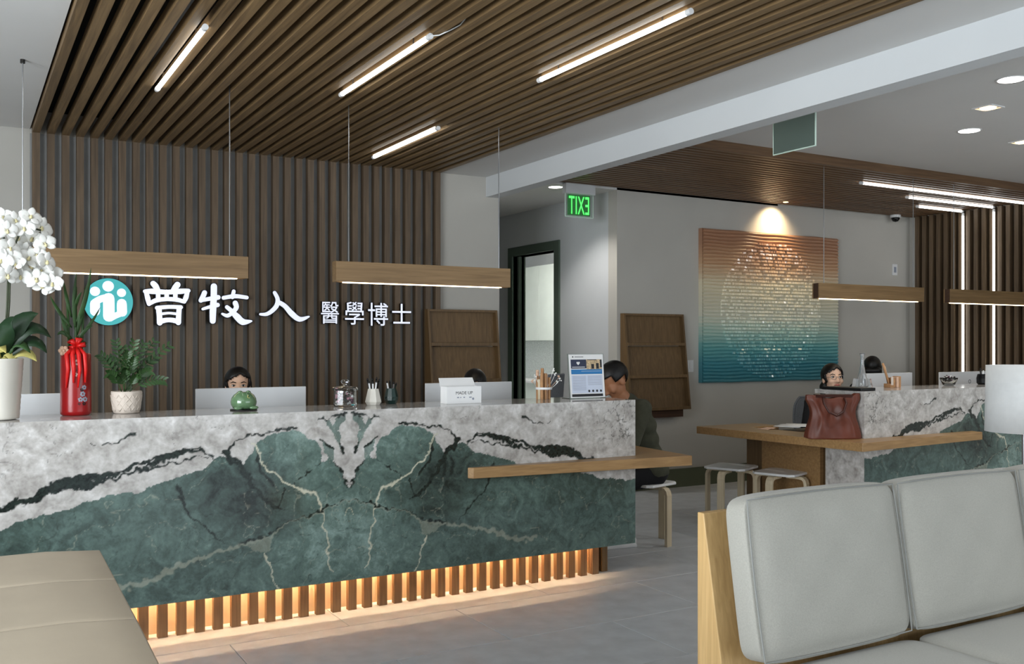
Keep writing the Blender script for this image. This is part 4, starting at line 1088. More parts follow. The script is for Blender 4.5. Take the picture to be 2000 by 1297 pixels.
office_chair('grey office chair under the woman with glasses', p.x+.05, 6.0, CAMDIR(p.x, 5.8), .30, .36)
p = P(1575, 800, Y=6.75)
office_chair('empty grey mesh office chair showing left of the brown bag', p.x, 6.55, CAMDIR(p.x, 6.5)+.3, .36, .46)
p = P(1736, 703, Y=6.35)
person('person of whom only black hair shows above the monitor at the second desk', p.x, 6.55, CAMDIR(p.x, 6.3)+PI, seat=.44, lean=.02, pitch=.1, hair='bob', face=False, hand_z=.76, reach=.2, scale=.97)
office_chair('grey office chair under the person behind the second desk monitor', p.x, 6.57, CAMDIR(p.x, 6.3)+PI, .30)

# ================================================================ monitors
def monitor(label, x0, x1, y, ztop, logo=False):
    xc = (x0+x1)/2; t = thing('monitor', label, 'monitor', (xc, y, .735), 'silver desktop monitors')
    zb = ztop-.42
    bm = BM(); box(bm, x0, x1, y, y+.012, zb, ztop); sh = obj('shell', bm, 'aluminium', t, bevel=.004)
    bm = BM(); box(bm, x0+.012, x1-.012, y+.012, y+.014, zb+.03, ztop-.012); obj('screen', bm, 'black_gloss', t)
    bm = BM(); hull(bm, [(xc-.09, y-.02, zb+.12), (xc+.09, y-.02, zb+.12), (xc+.09, y-.005, .7425), (xc-.09, y-.005, .7425)], [(xc-.09, y-.001, zb+.12), (xc+.09, y-.001, zb+.12), (xc+.09, y+.003, .7425), (xc-.09, y+.003, .7425)]); obj('stand_neck', bm, 'aluminium', t)
    bm = BM(); box(bm, xc-.09, xc+.09, y-.04, y+.14, .7355, .7415); obj('stand_foot', bm, 'aluminium', t, bevel=.002)
    if logo:
        bm = BM(); lathe(bm, [(.014, 0), (.018, 0), (.018, .001), (.014, .001)], (0, 0, 0), 20, cap=False); bm.transform(Matrix.Translation((xc-.1, y-.0005, ztop-.09)) @ STAND); obj('emblem', bm, 'print_ink', t)
YM = 5.25
monitor('back of a silver monitor beside the white orchid pot', P(128, 770, Y=YM).x-.64, P(126, 770, Y=YM).x, YM, P(80, 769, Y=YM).z)
monitor('back of a silver monitor behind the round green pot', P(382, 760, Y=YM).x, P(598, 755, Y=YM).x, YM, P(490, 757, Y=YM).z)
monitor('back of a silver monitor behind the white paper box', P(831, 748, Y=YM).x, P(1000, 745, Y=YM).x, YM, P(915, 747, Y=YM).z)
YM2 = 5.4
monitor('back of a silver monitor between the glass carafe and the slat wall', P(1693, 729, Y=YM2).x, P(1782, 728, Y=YM2).x, YM2, P(1740, 728.5, Y=YM2).z)
monitor('back of a silver monitor with a ring emblem behind the candy bowl', P(1835, 727, Y=YM2).x, P(1975, 724, Y=YM2).x, YM2, P(1900, 725.5, Y=YM2).z, True)

# ================================================================ things on the first counter
ZT = HC+.0005
def spot(u, Y): p = P(u, 800, Y=Y); return (p.x, Y, ZT)
# orchid
ox, oy, _ = spot(-6, 4.74); r_p = .104
orch = thing('potted_orchid', 'white orchid in a ribbed white ceramic pot at the left picture edge', 'potted plant', (ox, oy, ZT))
hp = P(20, 700, Y=4.74).z-ZT
bm = BM(); lathe(bm, [(.07, 0), (.088, .004)]+[(.088+.016*(k/20)+.0016*(k % 2), .01+(hp-.02)*k/20) for k in range(21)]+[(.106, hp-.004), (.104, hp), (.094, hp), (.092, hp-.03)], (ox, oy, ZT), 40); obj('pot', bm, 'white_ceramic', orch, smooth=True)
bm = BM(); lathe(bm, [(.091, 0), (.02, .012)], (ox, oy, ZT+hp-.03), 24); obj('soil', bm, 'soil', orch)
def op(u, v, dy=0): return P(u, v, Y=oy+dy)
for pts, w_, mt in (((( 4,700),(50,610),(100,660)), .045, 'leaf_dark'), (((2,700),(30,620),(75,612)), .05, 'leaf_dark'), (((0,700),(-20,600),(-60,650)), .05, 'leaf_dark'), (((6,702),(60,640),(92,690)), .04, 'leaf_dark'),
                   (((0,700),(10,640),(28,618)), .045, 'leaf_dark'), (((8,702),(45,672),(72,706)), .035, 'leaf_pale'), (((0,704),(18,668),(30,716)), .035, 'leaf_pale'), (((4,700),(-10,660),(12,690)), .03, 'leaf_pale'), (((4,702),(30,650),(60,690)), .03, 'leaf')):
    bm = BM(); leafstrip(bm, [op(*pts[0]), op(*pts[1], -.05*random.random()), op(*pts[2], -.12+.1*random.random())], w_, up=(.1, -.7, .6), fold=.2); obj('leaf', bm, mt, orch, smooth=True, solid=.002)
for pts in (((6,705),(14,600),(16,540),(10,470),(-10,430)), ((10,705),(18,590),(20,500),(45,440),(80,450))):
    bm = BM(); tube(bm, [op(*q) for q in pts], .0045, 6); obj('stem', bm, 'stem', orch, smooth=True)
def petal(bm, ang, L, W, cup):
    c, s = math.cos(ang), math.sin(ang); rows = []
    for i in range(6):
        t = i/5; wv = W*math.sin(PI*(.12+.85*t))**.8; r = .006+L*t; lift = cup*t*t
        rows.append([bm.verts.new((c*r-s*k*wv, -.004-lift-.010*(1-abs(k))*t*(1-t)*4*.3, s*r+c*k*wv)) for k in (-1, -.5, 0, .5, 1)])
    for a, b in zip(rows, rows[1:]):
        for k in range(4): bm.faces.new((a[k], a[k+1], b[k+1], b[k]))
bm = BM()
for ang, L, W, cup in ((0.15, .046, .030, -.006), (PI-.15, .046, .030, -.006), (PI/2, .044, .017, .004), (PI*1.22, .042, .016, .004), (PI*1.78, .042, .016, .004)): petal(bm, ang, L, W, cup)
flo0 = obj('flower', bm, 'orchid_petal', orch, local=True, smooth=True, solid=.0012)
bm = BM(); ball(bm, (0, -.010, -.007), (.0065, .009, .008), seg=10, rings=8); ball(bm, (0, -.008, .003), (.004, .006, .004), seg=8, rings=6); lip0 = obj('flower_lip', bm, 'orchid_lip', flo0, local=True, smooth=True)
fl = [(8,424),(30,432),(60,424),(80,446),(48,447),(14,450),(34,466),(64,466),(88,476),(18,486),(46,490),(72,498),(4,508),(32,516),(60,522),(90,512),(14,538),(42,540),(72,546),(100,536),(86,560),(104,554),(-14,440),(-20,480),(-12,530),(22,505),(-4,470),(56,505),(82,530)]
for k, (u, v) in enumerate(fl):
    p = op(u, v, random.uniform(-.09, .05))-Vector((ox, oy, ZT)); s = random.uniform(.85, 1.1)
    if k: f_ = inst(flo0, p, orch); l_ = inst(lip0, (0,0,0), f_)
    else: f_ = flo0; f_.location = p
    f_.rotation_euler = (random.uniform(-.5, .4), random.uniform(-.5, .5), random.uniform(-.7, .6)); f_.scale = (s, s, s)
# red vase with lucky bamboo
vx, vy, _ = spot(148, 4.86); vh = P(148, 690, Y=vy).z-ZT; vr = .066
vase = thing('red_vase', 'tall red vase with printed blossoms holding lucky bamboo and a ribbon', 'vase', (vx, vy, ZT))
bm = BM(); lathe(bm, [(vr-.01, 0), (vr, .006), (vr+.001, .02), (vr, vh*.5), (vr, vh-.008), (vr-.004, vh), (vr-.012, vh), (vr-.012, .05)], (vx, vy, ZT), 40, cap=False); obj('body', bm, 'red_glaze', vase, smooth=True)
bm = BM(); lathe(bm, [(vr-.012, 0), (.003, .004)], (vx, vy, ZT+vh-.06), 24); obj('water_fill', bm, 'soil', vase)
def on_vase(a, z, r): return (vx+(vr+r)*math.sin(a), vy-(vr+r)*math.cos(a), ZT+z)
def blossom(a0, z0, s, mt, n=5):
    bm = BM()
    for k in range(n):
        th = 2*PI*k/n+.3; c_ = (a0+math.cos(th)*s*.8/vr, z0+math.sin(th)*s*.8)
        bm.faces.new([bm.verts.new(on_vase(c_[0]+math.cos(q)*s*.5/vr, c_[1]+math.sin(q)*s*.5, .0014)) for q in [2*PI*j/8 for j in range(8)]])
    obj('printed_blossom', bm, mt, vase)
va = math.atan2(vx, vy)*-1
for a, z, s, mt, n in ((.05, .245, .011, 'cream_ceramic', 5), (-.02, .190, .008, 'cream_ceramic', 5), (.45, .10, .010, 'print_grey', 6), (.55, .13, .009, 'print_grey', 6), (.30, .075, .009, 'print_grey', 5), (.62, .075, .010, 'print_grey', 6), (.40, .12, .007, 'black', 5), (.55, .055, .007, 'black', 5), (.22, .055, .005, 'black', 4), (-.15, .22, .004, 'black', 4), (0, .21, .004, 'black', 4)):
    blossom(va+a, z, s, mt, n)
for k in range(4):
    bm = BM(); a = va-.55+k*.36; pts = []
    tube(bm, [on_vase(a*.8+va*.2, vh+.02, -.03), on_vase(a, vh-.005, .008), on_vase(a+.08, vh*.75, .006), on_vase(a-.04+.1*(k % 2), vh*(.45+.08*(k % 2)), .005)], [.012, .010, .009, .004], 6); obj('ribbon_tail', bm, 'red_ribbon', vase, smooth=True)
for k in range(5):
    a = 2*PI*k/5; c0 = Vector((vx, vy-.02, ZT+vh+.035)); e1 = c0+Vector((math.cos(a)*.032, -.012, math.sin(a)*.03))
    bm = BM(); tube(bm, [c0, e1+Vector((.006, 0, .006)), e1+Vector((-.004, .004, .004)), c0], [.006, .013, .013, .006], 6); obj('ribbon_loop', bm, 'red_ribbon', vase, smooth=True)
bm = BM()
for k in range(6): a = 2*PI*k/6; ball(bm, (vx-.055+.014*math.cos(a), vy-.045, ZT+vh+.012+.014*math.sin(a)), (.010, .006, .010), seg=8, rings=6)
ball(bm, (vx-.055, vy-.05, ZT+vh+.012), .007, seg=8, rings=6); obj('silk_flower', bm, 'pink_wood', vase, smooth=True)
for k, (dx, top) in enumerate(((-.022, 590), (.0, 560), (.02, 600))):
    bm = BM(); q = P(148, top, Y=vy); tube(bm, [(vx+dx, vy, ZT+vh-.06), (vx+dx*1.4, vy, ZT+vh+.08), (vx+dx*1.6, vy, q.z)], .006, 8); obj('stalk', bm, 'leaf', vase, smooth=True)
def vp(u, v, dy=0): return P(u, v, Y=vy+dy)
for a, b, c, w_ in (((146,640),(170,590),(178,522),.012), ((148,650),(140,590),(150,530),.010), ((140,640),(112,610),(98,578),.010), ((150,655),(160,610),(168,556),.011), ((150,660),(176,640),(196,600),.008), ((142,665),(120,640),(112,655),.011), ((140,620),(128,580),(124,548),.009), ((150,670),(165,640),(182,636),.009), ((145,610),(150,580),(160,570),.009), ((138,668),(126,640),(118,612),.011), ((148,690),(158,660),(170,672),.010)):
    bm = BM(); leafstrip(bm, [vp(*a), vp(*b, -.03), vp(*c, random.uniform(-.05, .03))], w_, up=(.2, -1, .1), fold=.3); obj('leaf', bm, 'leaf', vase, smooth=True, solid=.001)
# small fern-like plant
fx, fy, _ = spot(247, 4.88); ph = .105
fern = thing('potted_fern', 'small leafy plant in a cream lattice pot beside the red vase', 'potted plant', (fx, fy, ZT))
bm = BM(); lathe(bm, [(.052, 0), (.058, .004), (.062, .02), (.068, ph*.6), (.070, ph-.008), (.069, ph), (.060, ph), (.058, ph-.02)], (fx, fy, ZT), 36, wob=lambda i, k: .0022*math.cos(i*PI/2+k*PI/2*1.0) if 1 < k < 5 else 0); pot = obj('pot', bm, 'cream_ceramic', fern, smooth=True)
bm = BM()
for k in range(14):
    for sg in (-1, 1):
        a0 = 2*PI*k/14; tube(bm, [(fx+(.060+.010*t)*math.cos(a0+sg*t*.9)+0, fy+(.060+.010*t)*math.sin(a0+sg*t*.9), ZT+.012+t*(ph-.028)) for t in [j/7 for j in range(8)]], .0028, 5)
obj('lattice_relief', bm, 'cream_ceramic', pot, smooth=True)
bm = BM(); lathe(bm, [(.059, 0), (.01, .006)], (fx, fy, ZT+ph-.02), 20); obj('soil', bm, 'soil', fern)
def fp(u, v, dy=0): return P(u, v, Y=fy+dy)
for (u, v, dy) in ((328,676,0),(318,742,-.03),(300,700,.05),(280,672,0),(262,668,-.04),(240,680,.04),(215,700,.02),(198,694,0),(212,730,-.04),(232,735,-.07),(270,735,-.08),(292,725,-.06),(250,690,-.05),(226,668,.03),(300,668,.03),(246,720,-.09),(262,700,-.08)):
    b0 = Vector((fx+random.uniform(-.02, .02), fy, ZT+ph-.015)); e = fp(u, v, dy); mid = (b0+e)/2+Vector((0, 0, .05)); bm = BM()
    N_ = 9; pts = [b0*(1-t)**2+mid*2*t*(1-t)+e*t*t for t in [i/N_ for i in range(N_+1)]]
    tube(bm, pts, .0014, 5)
    for i in range(3, N_+1):
        d = (pts[i]-pts[i-1]).normalized()
        for sg in (-1, 1):
            sd = Vector((d.z, 0, -d.x))*sg; lf = .036*(1-.5*abs(i/N_-.55))
            leafstrip(bm, [pts[i], pts[i]+sd*lf*.5+d*lf*.35, pts[i]+sd*lf*.8+d*lf*.9+Vector((0, -.006, -.008))], .0072, up=(0, -1, .2), fold=.1, n=5)
    obj('frond', bm, 'leaf', fern, smooth=True)
# green frog-like pot
gx, gy, _ = spot(476, 4.80)
frog = thing('green_pot', 'round glossy green ceramic pot in front of the monitor', 'ornament', (gx, gy, ZT))
bm = BM(); lathe(bm, [(.03, .006), (.052, .010), (.062, .028), (.064, .042), (.060, .060), (.050, .076), (.036, .086), (.033, .090)], (gx, gy, ZT), 40); obj('body', bm, 'green_glaze', frog, smooth=True)
for s in (-1, 1):
    bm = BM(); ball(bm, (gx+s*.038, gy-.046, ZT+.014), (.024, .016, .010), seg=14, rings=8); obj('foot', bm, 'green_glaze', frog, smooth=True)
    bm = BM(); ball(bm, (gx+s*.020, gy-.010, ZT+.090), (.013, .012, .008), seg=12, rings=8); obj('eye_bump', bm, 'green_glaze', frog, smooth=True)
bm = BM(); tube(bm, [(gx+.012+.007*math.cos(a), gy-.056, ZT+.070+.008*math.sin(a)) for a in [PI*.6+k*.5 for k in range(8)]], .0018, 6); obj('curl_relief', bm, 'leaf_pale', frog, smooth=True)
bm = BM(); lathe(bm, [(.066, 0), (.066, .005), (.05, .006)], (gx, gy, ZT), 36); obj('saucer', bm, 'black', frog, smooth=True)
# glass candy jar
jx, jy, _ = spot(674, 4.82)
def jar_prof(r, h): return [(r*.88, 0), (r, .01), (r, h*.80), (r*1.03, h*.84), (r*1.03, h*.9), (r*.95, h*.93)]
jar = thing('candy_jar', 'faceted glass jar of purple and pink sweets with a knobbed lid', 'jar', (jx, jy, ZT))
bm = BM(); lathe(bm, [(.058, 0), (.062, .008), (.060, .085), (.057, .085), (.056, .012), (.02, .009)], (jx, jy, ZT), 12, cap=True); obj('glass_body', bm, 'glass', jar)
bm = BM(); lathe(bm, [(.066, .086), (.068, .092), (.062, .102), (.03, .108), (.012, .112), (.010, .118), (.022, .126), (.024, .134), (.014, .142), (.004, .144)], (jx, jy, ZT), 16); obj('lid', bm, 'glass', jar)
for k in range(46):
    a = random.uniform(0, 2*PI); r = .044*math.sqrt(random.random()); z = ZT+.020+.06*random.random()
    bm = BM(); ball(bm, (jx+r*math.cos(a), jy+r*math.sin(a), z), (.011, .008, .008), Euler((random.random()*3, random.random()*3, 0)), 8, 6)
    obj('sweet', bm, random.choice(('candy_purple', 'candy_pink', 'candy_dark', 'white_plastic')), jar, smooth=True)
# pen holders
def pen_holder(label, u, Y, mt, prof, pens, n=8, seg_tw=0):
    x, y, _ = spot(u, Y); t = thing('pen_holder', label, 'pen holder', (x, y, ZT), 'pen holders')
    bm = BM(); lathe(bm, prof, (x, y, ZT), n); obj('cup', bm, mt, t)
    top = max(z for r, z in prof)
    for dx, dy, tx, L, m_ in pens:
        bm = BM(); a = Vector((x+dx*.5, y+dy*.5, ZT+.02)); b = Vector((x+dx+tx, y+dy, ZT+top+L)); tube(bm, [a, b], .0048, 8); pn = obj('pen', bm, m_, t, smooth=True)
        bm = BM(); d = (b-a).normalized(); tube(bm, [b-d*.0, b+d*.012], [.0055, .003], 8); obj('pen_cap', bm, 'black', pn, smooth=True)
pr_w = [(.036, 0), (.047, .018), (.030, .088), (.026, .088), (.024, .06)]
pen_holder('white faceted pen holder full of black and white pens', 729, 4.86, 'white_ceramic', pr_w, [(-.018,0,-.006,.030,'white_plastic'),(-.006,-.01,0,.028,'white_plastic'),(.008,-.01,.006,.034,'white_plastic'),(.0,.012,0,.045,'black'),(.014,.008,.008,.05,'black'),(-.016,.012,-.012,.046,'black'),(.02,0,.012,.04,'black')])
pr_g = [(.028, 0), (.038, .02), (.040, .04), (.028, .086), (.024, .086), (.022, .06)]
pen_holder('dark green glazed pen holder beside the white one', 764, 4.90, 'dark_green_glaze', pr_g, [(-.012,0,-.012,.03,'white_plastic'),(.008,-.008,.004,.024,'steel'),(.014,.008,.018,.018,'dark_green_glaze'),(0,.01,-.004,.03,'black')], 10)
# white paper box with raised lid
b0, b1 = P(873, 780, Y=4.72), P(940, 780, Y=4.72); zt_ = P(905, 755, Y=4.72).z
pbx = thing('paper_box', 'small white card box with open lid and black lettering on the counter', 'box', ((b0.x+b1.x)/2, 4.72, ZT))
bm = BM(); box(bm, b0.x, b1.x, 4.72, 4.7215, ZT, zt_); box(bm, b0.x, b0.x+.0015, 4.7217, 4.80, ZT, zt_); box(bm, b1.x-.0015, b1.x, 4.7217, 4.80, ZT, zt_); box(bm, b0.x, b1.x, 4.80, 4.8015, ZT, zt_+.0); box(bm, b0.x+.002, b1.x-.002, 4.722, 4.8, ZT, ZT+.0015); obj('tray', bm, 'paper', pbx)
bm = BM(); hull(bm, [(b0.x-.004, 4.80, zt_), (b1.x+.004, 4.80, zt_), (b1.x+.004, 4.835, zt_+.045), (b0.x+.004, 4.835, zt_+.045)], [(b0.x-.004, 4.8015, zt_), (b1.x+.004, 4.8015, zt_), (b1.x+.004, 4.8365, zt_+.045), (b0.x+.004, 4.8365, zt_+.045)]); obj('lid', bm, 'paper', pbx)
def flat_text(s, w_, cx_, cz_, y, mt, parent, name='lettering', hgt=None):
    me = text_mesh(s, .02, 0); xs = [q.co.x for q in me.vertices]; ys = [q.co.y for q in me.vertices]; k = w_/(max(xs)-min(xs)); kz = (hgt/(max(ys)-min(ys))) if hgt else k
    me.transform(Matrix.Diagonal((k, kz, 1, 1))); me.transform(STAND); me.transform(Matrix.Translation((cx_, y, cz_))); return obj(name, me, mt, parent)
bxm = (b0.x+b1.x)/2
flat_text('MADE UP', .105, bxm+.0, (ZT+zt_)/2+.012, 4.7194, 'print_ink', pbx, hgt=.017)
bm = BM()
for dx, w_ in ((-.045, .012), (-.025, .006), (-.006, .01), (.03, .016)): box(bm, bxm+dx, bxm+dx+w_, 4.7192, 4.7199, (ZT+zt_)/2-.016, (ZT+zt_)/2-.010)
lathe(bm, [(.0065, -.0003), (.0065, .0003)], (0, 0, 0), 14); bm.verts.ensure_lookup_table()
for v in bm.verts[-28:]: v.co = (bxm+.055+v.co.x, 4.7194+v.co.z, (ZT+zt_)/2-.022+v.co.y)
obj('small_print', bm, 'print_grey', pbx)
# pencil bundle with tiny dried flowers
kx_, ky, _ = spot(1062, 4.86)
bun = thing('stick_bundle', 'bundle of brown and pink sticks tied with a white band beside the flyer', 'bundle', (kx_, ky, ZT))
for k in range(13):
    a = 2*PI*k/13 if k < 9 else 2*PI*(k-9)/4; r = .037 if k < 9 else .016; L = (.13, .125, .15, .12, .135, .175, .14, .12, .16, .15, .185, .14, .155)[k]
    bm = BM(); tube(bm, [(kx_+r*math.cos(a), ky+r*math.sin(a), ZT), (kx_+r*1.05*math.cos(a), ky+r*1.05*math.sin(a), ZT+L)], .0098, 8); obj('stick', bm, ('tan_wood', 'pink_wood', 'tan_wood', 'birch')[k % 4], bun)
bm = BM(); lathe(bm, [(.049, .058), (.0505, .06), (.0505, .07), (.049, .072)], (kx_, ky, ZT), 24, cap=False); obj('white_band', bm, 'white_plastic', bun, smooth=True)
for k, (dx, dz) in enumerate(((-.085, .11), (-.065, .14), (.09, .10), (.10, .13), (.075, .15), (.06, .175), (-.05, .165), (.11, .115))):
    bm = BM(); tube(bm, [(kx_+dx*.3, ky, ZT+.05), (kx_+dx*.8, ky-.01, ZT+dz*.8), (kx_+dx, ky-.01, ZT+dz)], .0012, 5)
    for j in range(4): ball(bm, (kx_+dx+random.uniform(-.008, .008), ky-.01, ZT+dz+random.uniform(-.008, .008)), .0045, seg=6, rings=5)
    obj('dried_flower', bm, 'orchid_petal' if k % 3 else 'pink_wood', bun)
# flyer stand
f0, f1 = P(1115, 780, Y=4.80), P(1182, 780, Y=4.80); fw_ = f1.x-f0.x; fh = P(1148, 692, Y=4.80).z-ZT; fcx = (f0.x+f1.x)/2
fly = thing('flyer_stand', 'clear acrylic stand holding a blue and white printed flyer', 'flyer', (fcx, 4.80, ZT))
TL = Matrix.Translation((fcx, 4.80, ZT)) @ Matrix.Rotation(-.10, 4, 'X')
def fpart(name, mt, parent, quads, y):
    bm = BM()
    for (x0, x1, z0, z1) in quads:
        a = [(-fw_/2+fw_*x0, y, fh*z0), (-fw_/2+fw_*x1, y, fh*z0), (-fw_/2+fw_*x1, y, fh*z1), (-fw_/2+fw_*x0, y, fh*z1)]; hull(bm, a, [(p_[0], p_[1]+.0004, p_[2]) for p_ in a])
    bm.transform(TL); return obj(name, bm, mt, parent)
bm = BM(); box(bm, -fw_/2-.006, fw_/2+.006, .003, .006, 0, fh+.005); bm.transform(TL); obj('acrylic_back', bm, 'acrylic', fly)
bm = BM(); hull(bm, [(-fw_/2-.006, .002, 0), (fw_/2+.006, .002, 0), (fw_/2+.006, .09, 0), (-fw_/2-.006, .09, 0)], [(-fw_/2-.006, .002, .003), (fw_/2+.006, .002, .003), (fw_/2+.006, .09, .003), (-fw_/2-.006, .09, .003)]); bm.transform(Matrix.Translation((fcx, 4.80, ZT))); obj('acrylic_foot', bm, 'acrylic', fly)
sheet = fpart('flyer', 'paper', fly, [(0, 1, .015, 1)], 0)
fpart('photo_dark', 'print_navy', sheet, [(.05, .50, .68, .885)], -.0012); fpart('photo_people', 'print_skin', sheet, [(.50, .95, .66, .885)], -.0012)
fpart('photo_shapes', 'print_ink', sheet, [(.64, .72, .67, .78), (.78, .86, .67, .80), (.90, .95, .70, .88), (.52, .80, .868, .885)], -.0018)
fpart('blue_band', 'print_blue', sheet, [(.05, .95, .55, .66)], -.0012); fpart('blue_band_text', 'paper', sheet, [(.34, .92, .615, .62)], -.0018)
fpart('text_block', 'print_grey', sheet, [(.08, .46, .5-.028*k, .508-.028*k) for k in range(12)]+[(.52, .92, .5-.028*k, .508-.028*k) for k in range(8)], -.0008)
fpart('pale_panel', plain('print_pale', (206, 214, 232), .6), sheet, [(.05, .95, .12, .53)], -.0004)
fpart('bottom_bar', 'print_ink', sheet, [(.04, .94, .04, .10)], -.0012); fpart('header_text', 'print_ink', sheet, [(.10, .13, .93, .96), (.17, .42, .938, .95)], -.0012)
bm = BM()
for k in range(4): bm.faces.new([bm.verts.new((-fw_/2+fw_*(.54+.115*k)+.0075*math.cos(q), -.0012, fh*.165+.0075*math.sin(q))) for q in [2*PI*j/12 for j in range(12)]])
bm.transform(TL); obj('round_icons', bm, 'print_ink', sheet)
bm = BM(); hx, hz_ = -fw_/2+fw_*.26, fh*.80
bm.faces.new([bm.verts.new((hx+.00078*16*math.sin(q)**3, -.0018, hz_+.00078*(13*math.cos(q)-5*math.cos(2*q)-2*math.cos(3*q)-math.cos(4*q)))) for q in [2*PI*j/28 for j in range(28)]]); bm.transform(TL); obj('heart_mark', bm, 'paper', sheet)
fpart('photo_caption', 'paper', sheet, [(.08, .45, .705, .718)], -.0018)

# ================================================================ things on the second desk
def spot2(u, Y, z=ZT): p = P(u, 760, Y=Y); return (p.x, Y, z)
# brown leather bag on the wooden table end
bx0, by0 = P(1626, 856, H=HS)[:2]
bag = thing('leather_bag', 'slouching dark brown leather tote bag on the wooden table end', 'bag', (bx0, by0, HS))
bm = BM(); bmesh.ops.create_cube(bm, size=2); bmesh.ops.subdivide_edges(bm, edges=bm.edges[:], cuts=15, use_grid_fill=True)
for v in bm.verts:
    x_, y_, z_ = v.co; t_ = (z_+1)/2; wd = .195-.035*math.sin(PI*min(1, t_*1.15))+.0*t_; wd -= .012*(t_ > .9)
    dp = .085*(1-.62*t_); sag = .03*(1-abs(x_)**2)*max(0, t_-.6)/.4
    fold = (.016*math.sin(x_*5+t_*4)+.006*math.sin(x_*9-t_*7))*(1-abs(x_)**6)*(.4+.6*math.sin(PI*t_))
    vx_ = x_*wd+.012*math.sin(t_*7)*x_; vy_ = y_*dp*(1-.25*abs(x_)**3)+fold*(1 if y_ < 0 else -.5)*(abs(y_) > .5)
    e = max(0, (abs(x_)+abs(y_)-1.6)/.4)*.03
    v.co = (vx_-math.copysign(e, x_), vy_, t_*(.315-sag)+(.006*math.sin(x_*8) if t_ > .9 else 0))
bm.transform(Matrix.Translation((bx0, by0, HS)) @ Matrix.Rotation(-.50, 4, 'Z')); obj('bag_body', bm, 'brown_leather', bag, smooth=True, sub=1)
BMX = Matrix.Translation((bx0, by0, HS)) @ Matrix.Rotation(-.50, 4, 'Z')
for sy, hh, dx in ((-1, .0, -.01), (1, .02, .02)):
    pts = [(-.075+dx, sy*.045, .285), (-.078+dx, sy*.075, .25), (-.05+dx, sy*.098-.0, .19), (0+dx, sy*.11, .165), (.05+dx, sy*.098, .195), (.08+dx, sy*.075, .25), (.075+dx, sy*.045, .285)]
    bm = BM(); tube(bm, [BMX @ Vector(q) for q in pts], .008, 8); obj('handle', bm, 'brown_leather_dark', bag, smooth=True)
for y_ in (-.027,):
    bm = BM(); hull(bm, [(-.13, y_-.006, .288), (.13, y_-.006, .288), (.125, y_-.012, .308), (-.125, y_-.012, .308)], [(-.13, y_+.05, .288), (.13, y_+.05, .288), (.125, y_+.055, .308), (-.125, y_+.055, .308)]); bm.transform(BMX); obj('top_opening', bm, 'brown_leather_dark', bag)
# black folder on the counter end
fol = tag(obj('black_folder', (lambda b: (box(b, xa2-.02, xa2+.13, 4.545, 4.90, ZT, ZT+.022), b)[1])(BM()), 'black', base=(xa2+.05, 4.72, ZT), bevel=.003), 'black folder lying on the left end of the second marble counter', 'folder')
# papers
for k, (u, v, rz, mt, lb, sz) in enumerate(((1545, 832, .5, 'paper', 'loose white sheets of paper lying beside the brown bag', .21), (1500, 838, .2, 'pink_wood', 'small folded pinkish leaflet left of the white sheets on the table end', .10))):
    p = P(u, v, H=HS); t = thing('paper_sheets', lb, 'paper', (p.x, p.y, HS))
    for j in range(2 if k == 0 else 1):
        bm = BM(); nn = 8; g = [[bm.verts.new((-sz*.72+sz*1.44*i/nn, -sz/2+sz*q_/3, .001+j*.002+.004*math.sin(i*.8+j)**2+(.006 if k else 0)*(i/nn))) for i in range(nn+1)] for q_ in range(4)]
        for a, b in zip(g, g[1:]):
            for i in range(nn): bm.faces.new((a[i], a[i+1], b[i+1], b[i]))
        bm.transform(Matrix.Translation((p.x+.05*j, p.y-.03*j, HS+.001)) @ Matrix.Rotation(rz+.2*j, 4, 'Z')); obj('sheet', bm, mt, t, smooth=True, solid=.0006)
# carafe
cx_, cy2, _ = spot2(1684, 4.84)
hz2 = P(1684, 690, Y=4.84).z-ZT
car = thing('glass_carafe', 'clear glass carafe with long neck and lobed foot on the second counter', 'carafe', (cx_, cy2, ZT))
bm = BM(); prf = [(.040, 0), (.046, .02), (.042, .05), (.032, .085), (.022, .13), (.015, .17), (.0125, hz2-.03), (.017, hz2-.012), (.020, hz2)]; prf += [(r-.0035, z) for r, z in prf[::-1][:-1]]+[(.03, .012)]
lathe(bm, prf, (cx_, cy2, ZT), 20); obj('bottle', bm, 'bright_glass', car, smooth=True)
for k in range(6):
    a = 2*PI*k/6; bm = BM(); hull(bm, [(cx_+.04*math.cos(a-.25), cy2+.04*math.sin(a-.25), ZT), (cx_+.078*math.cos(a), cy2+.078*math.sin(a), ZT), (cx_+.04*math.cos(a+.25), cy2+.04*math.sin(a+.25), ZT)], [(cx_+.036*math.cos(a-.2), cy2+.036*math.sin(a-.2), ZT+.07), (cx_+.062*math.cos(a), cy2+.062*math.sin(a), ZT+.075), (cx_+.036*math.cos(a+.2), cy2+.036*math.sin(a+.2), ZT+.07)]); obj('glass_lobe', bm, 'bright_glass', car)
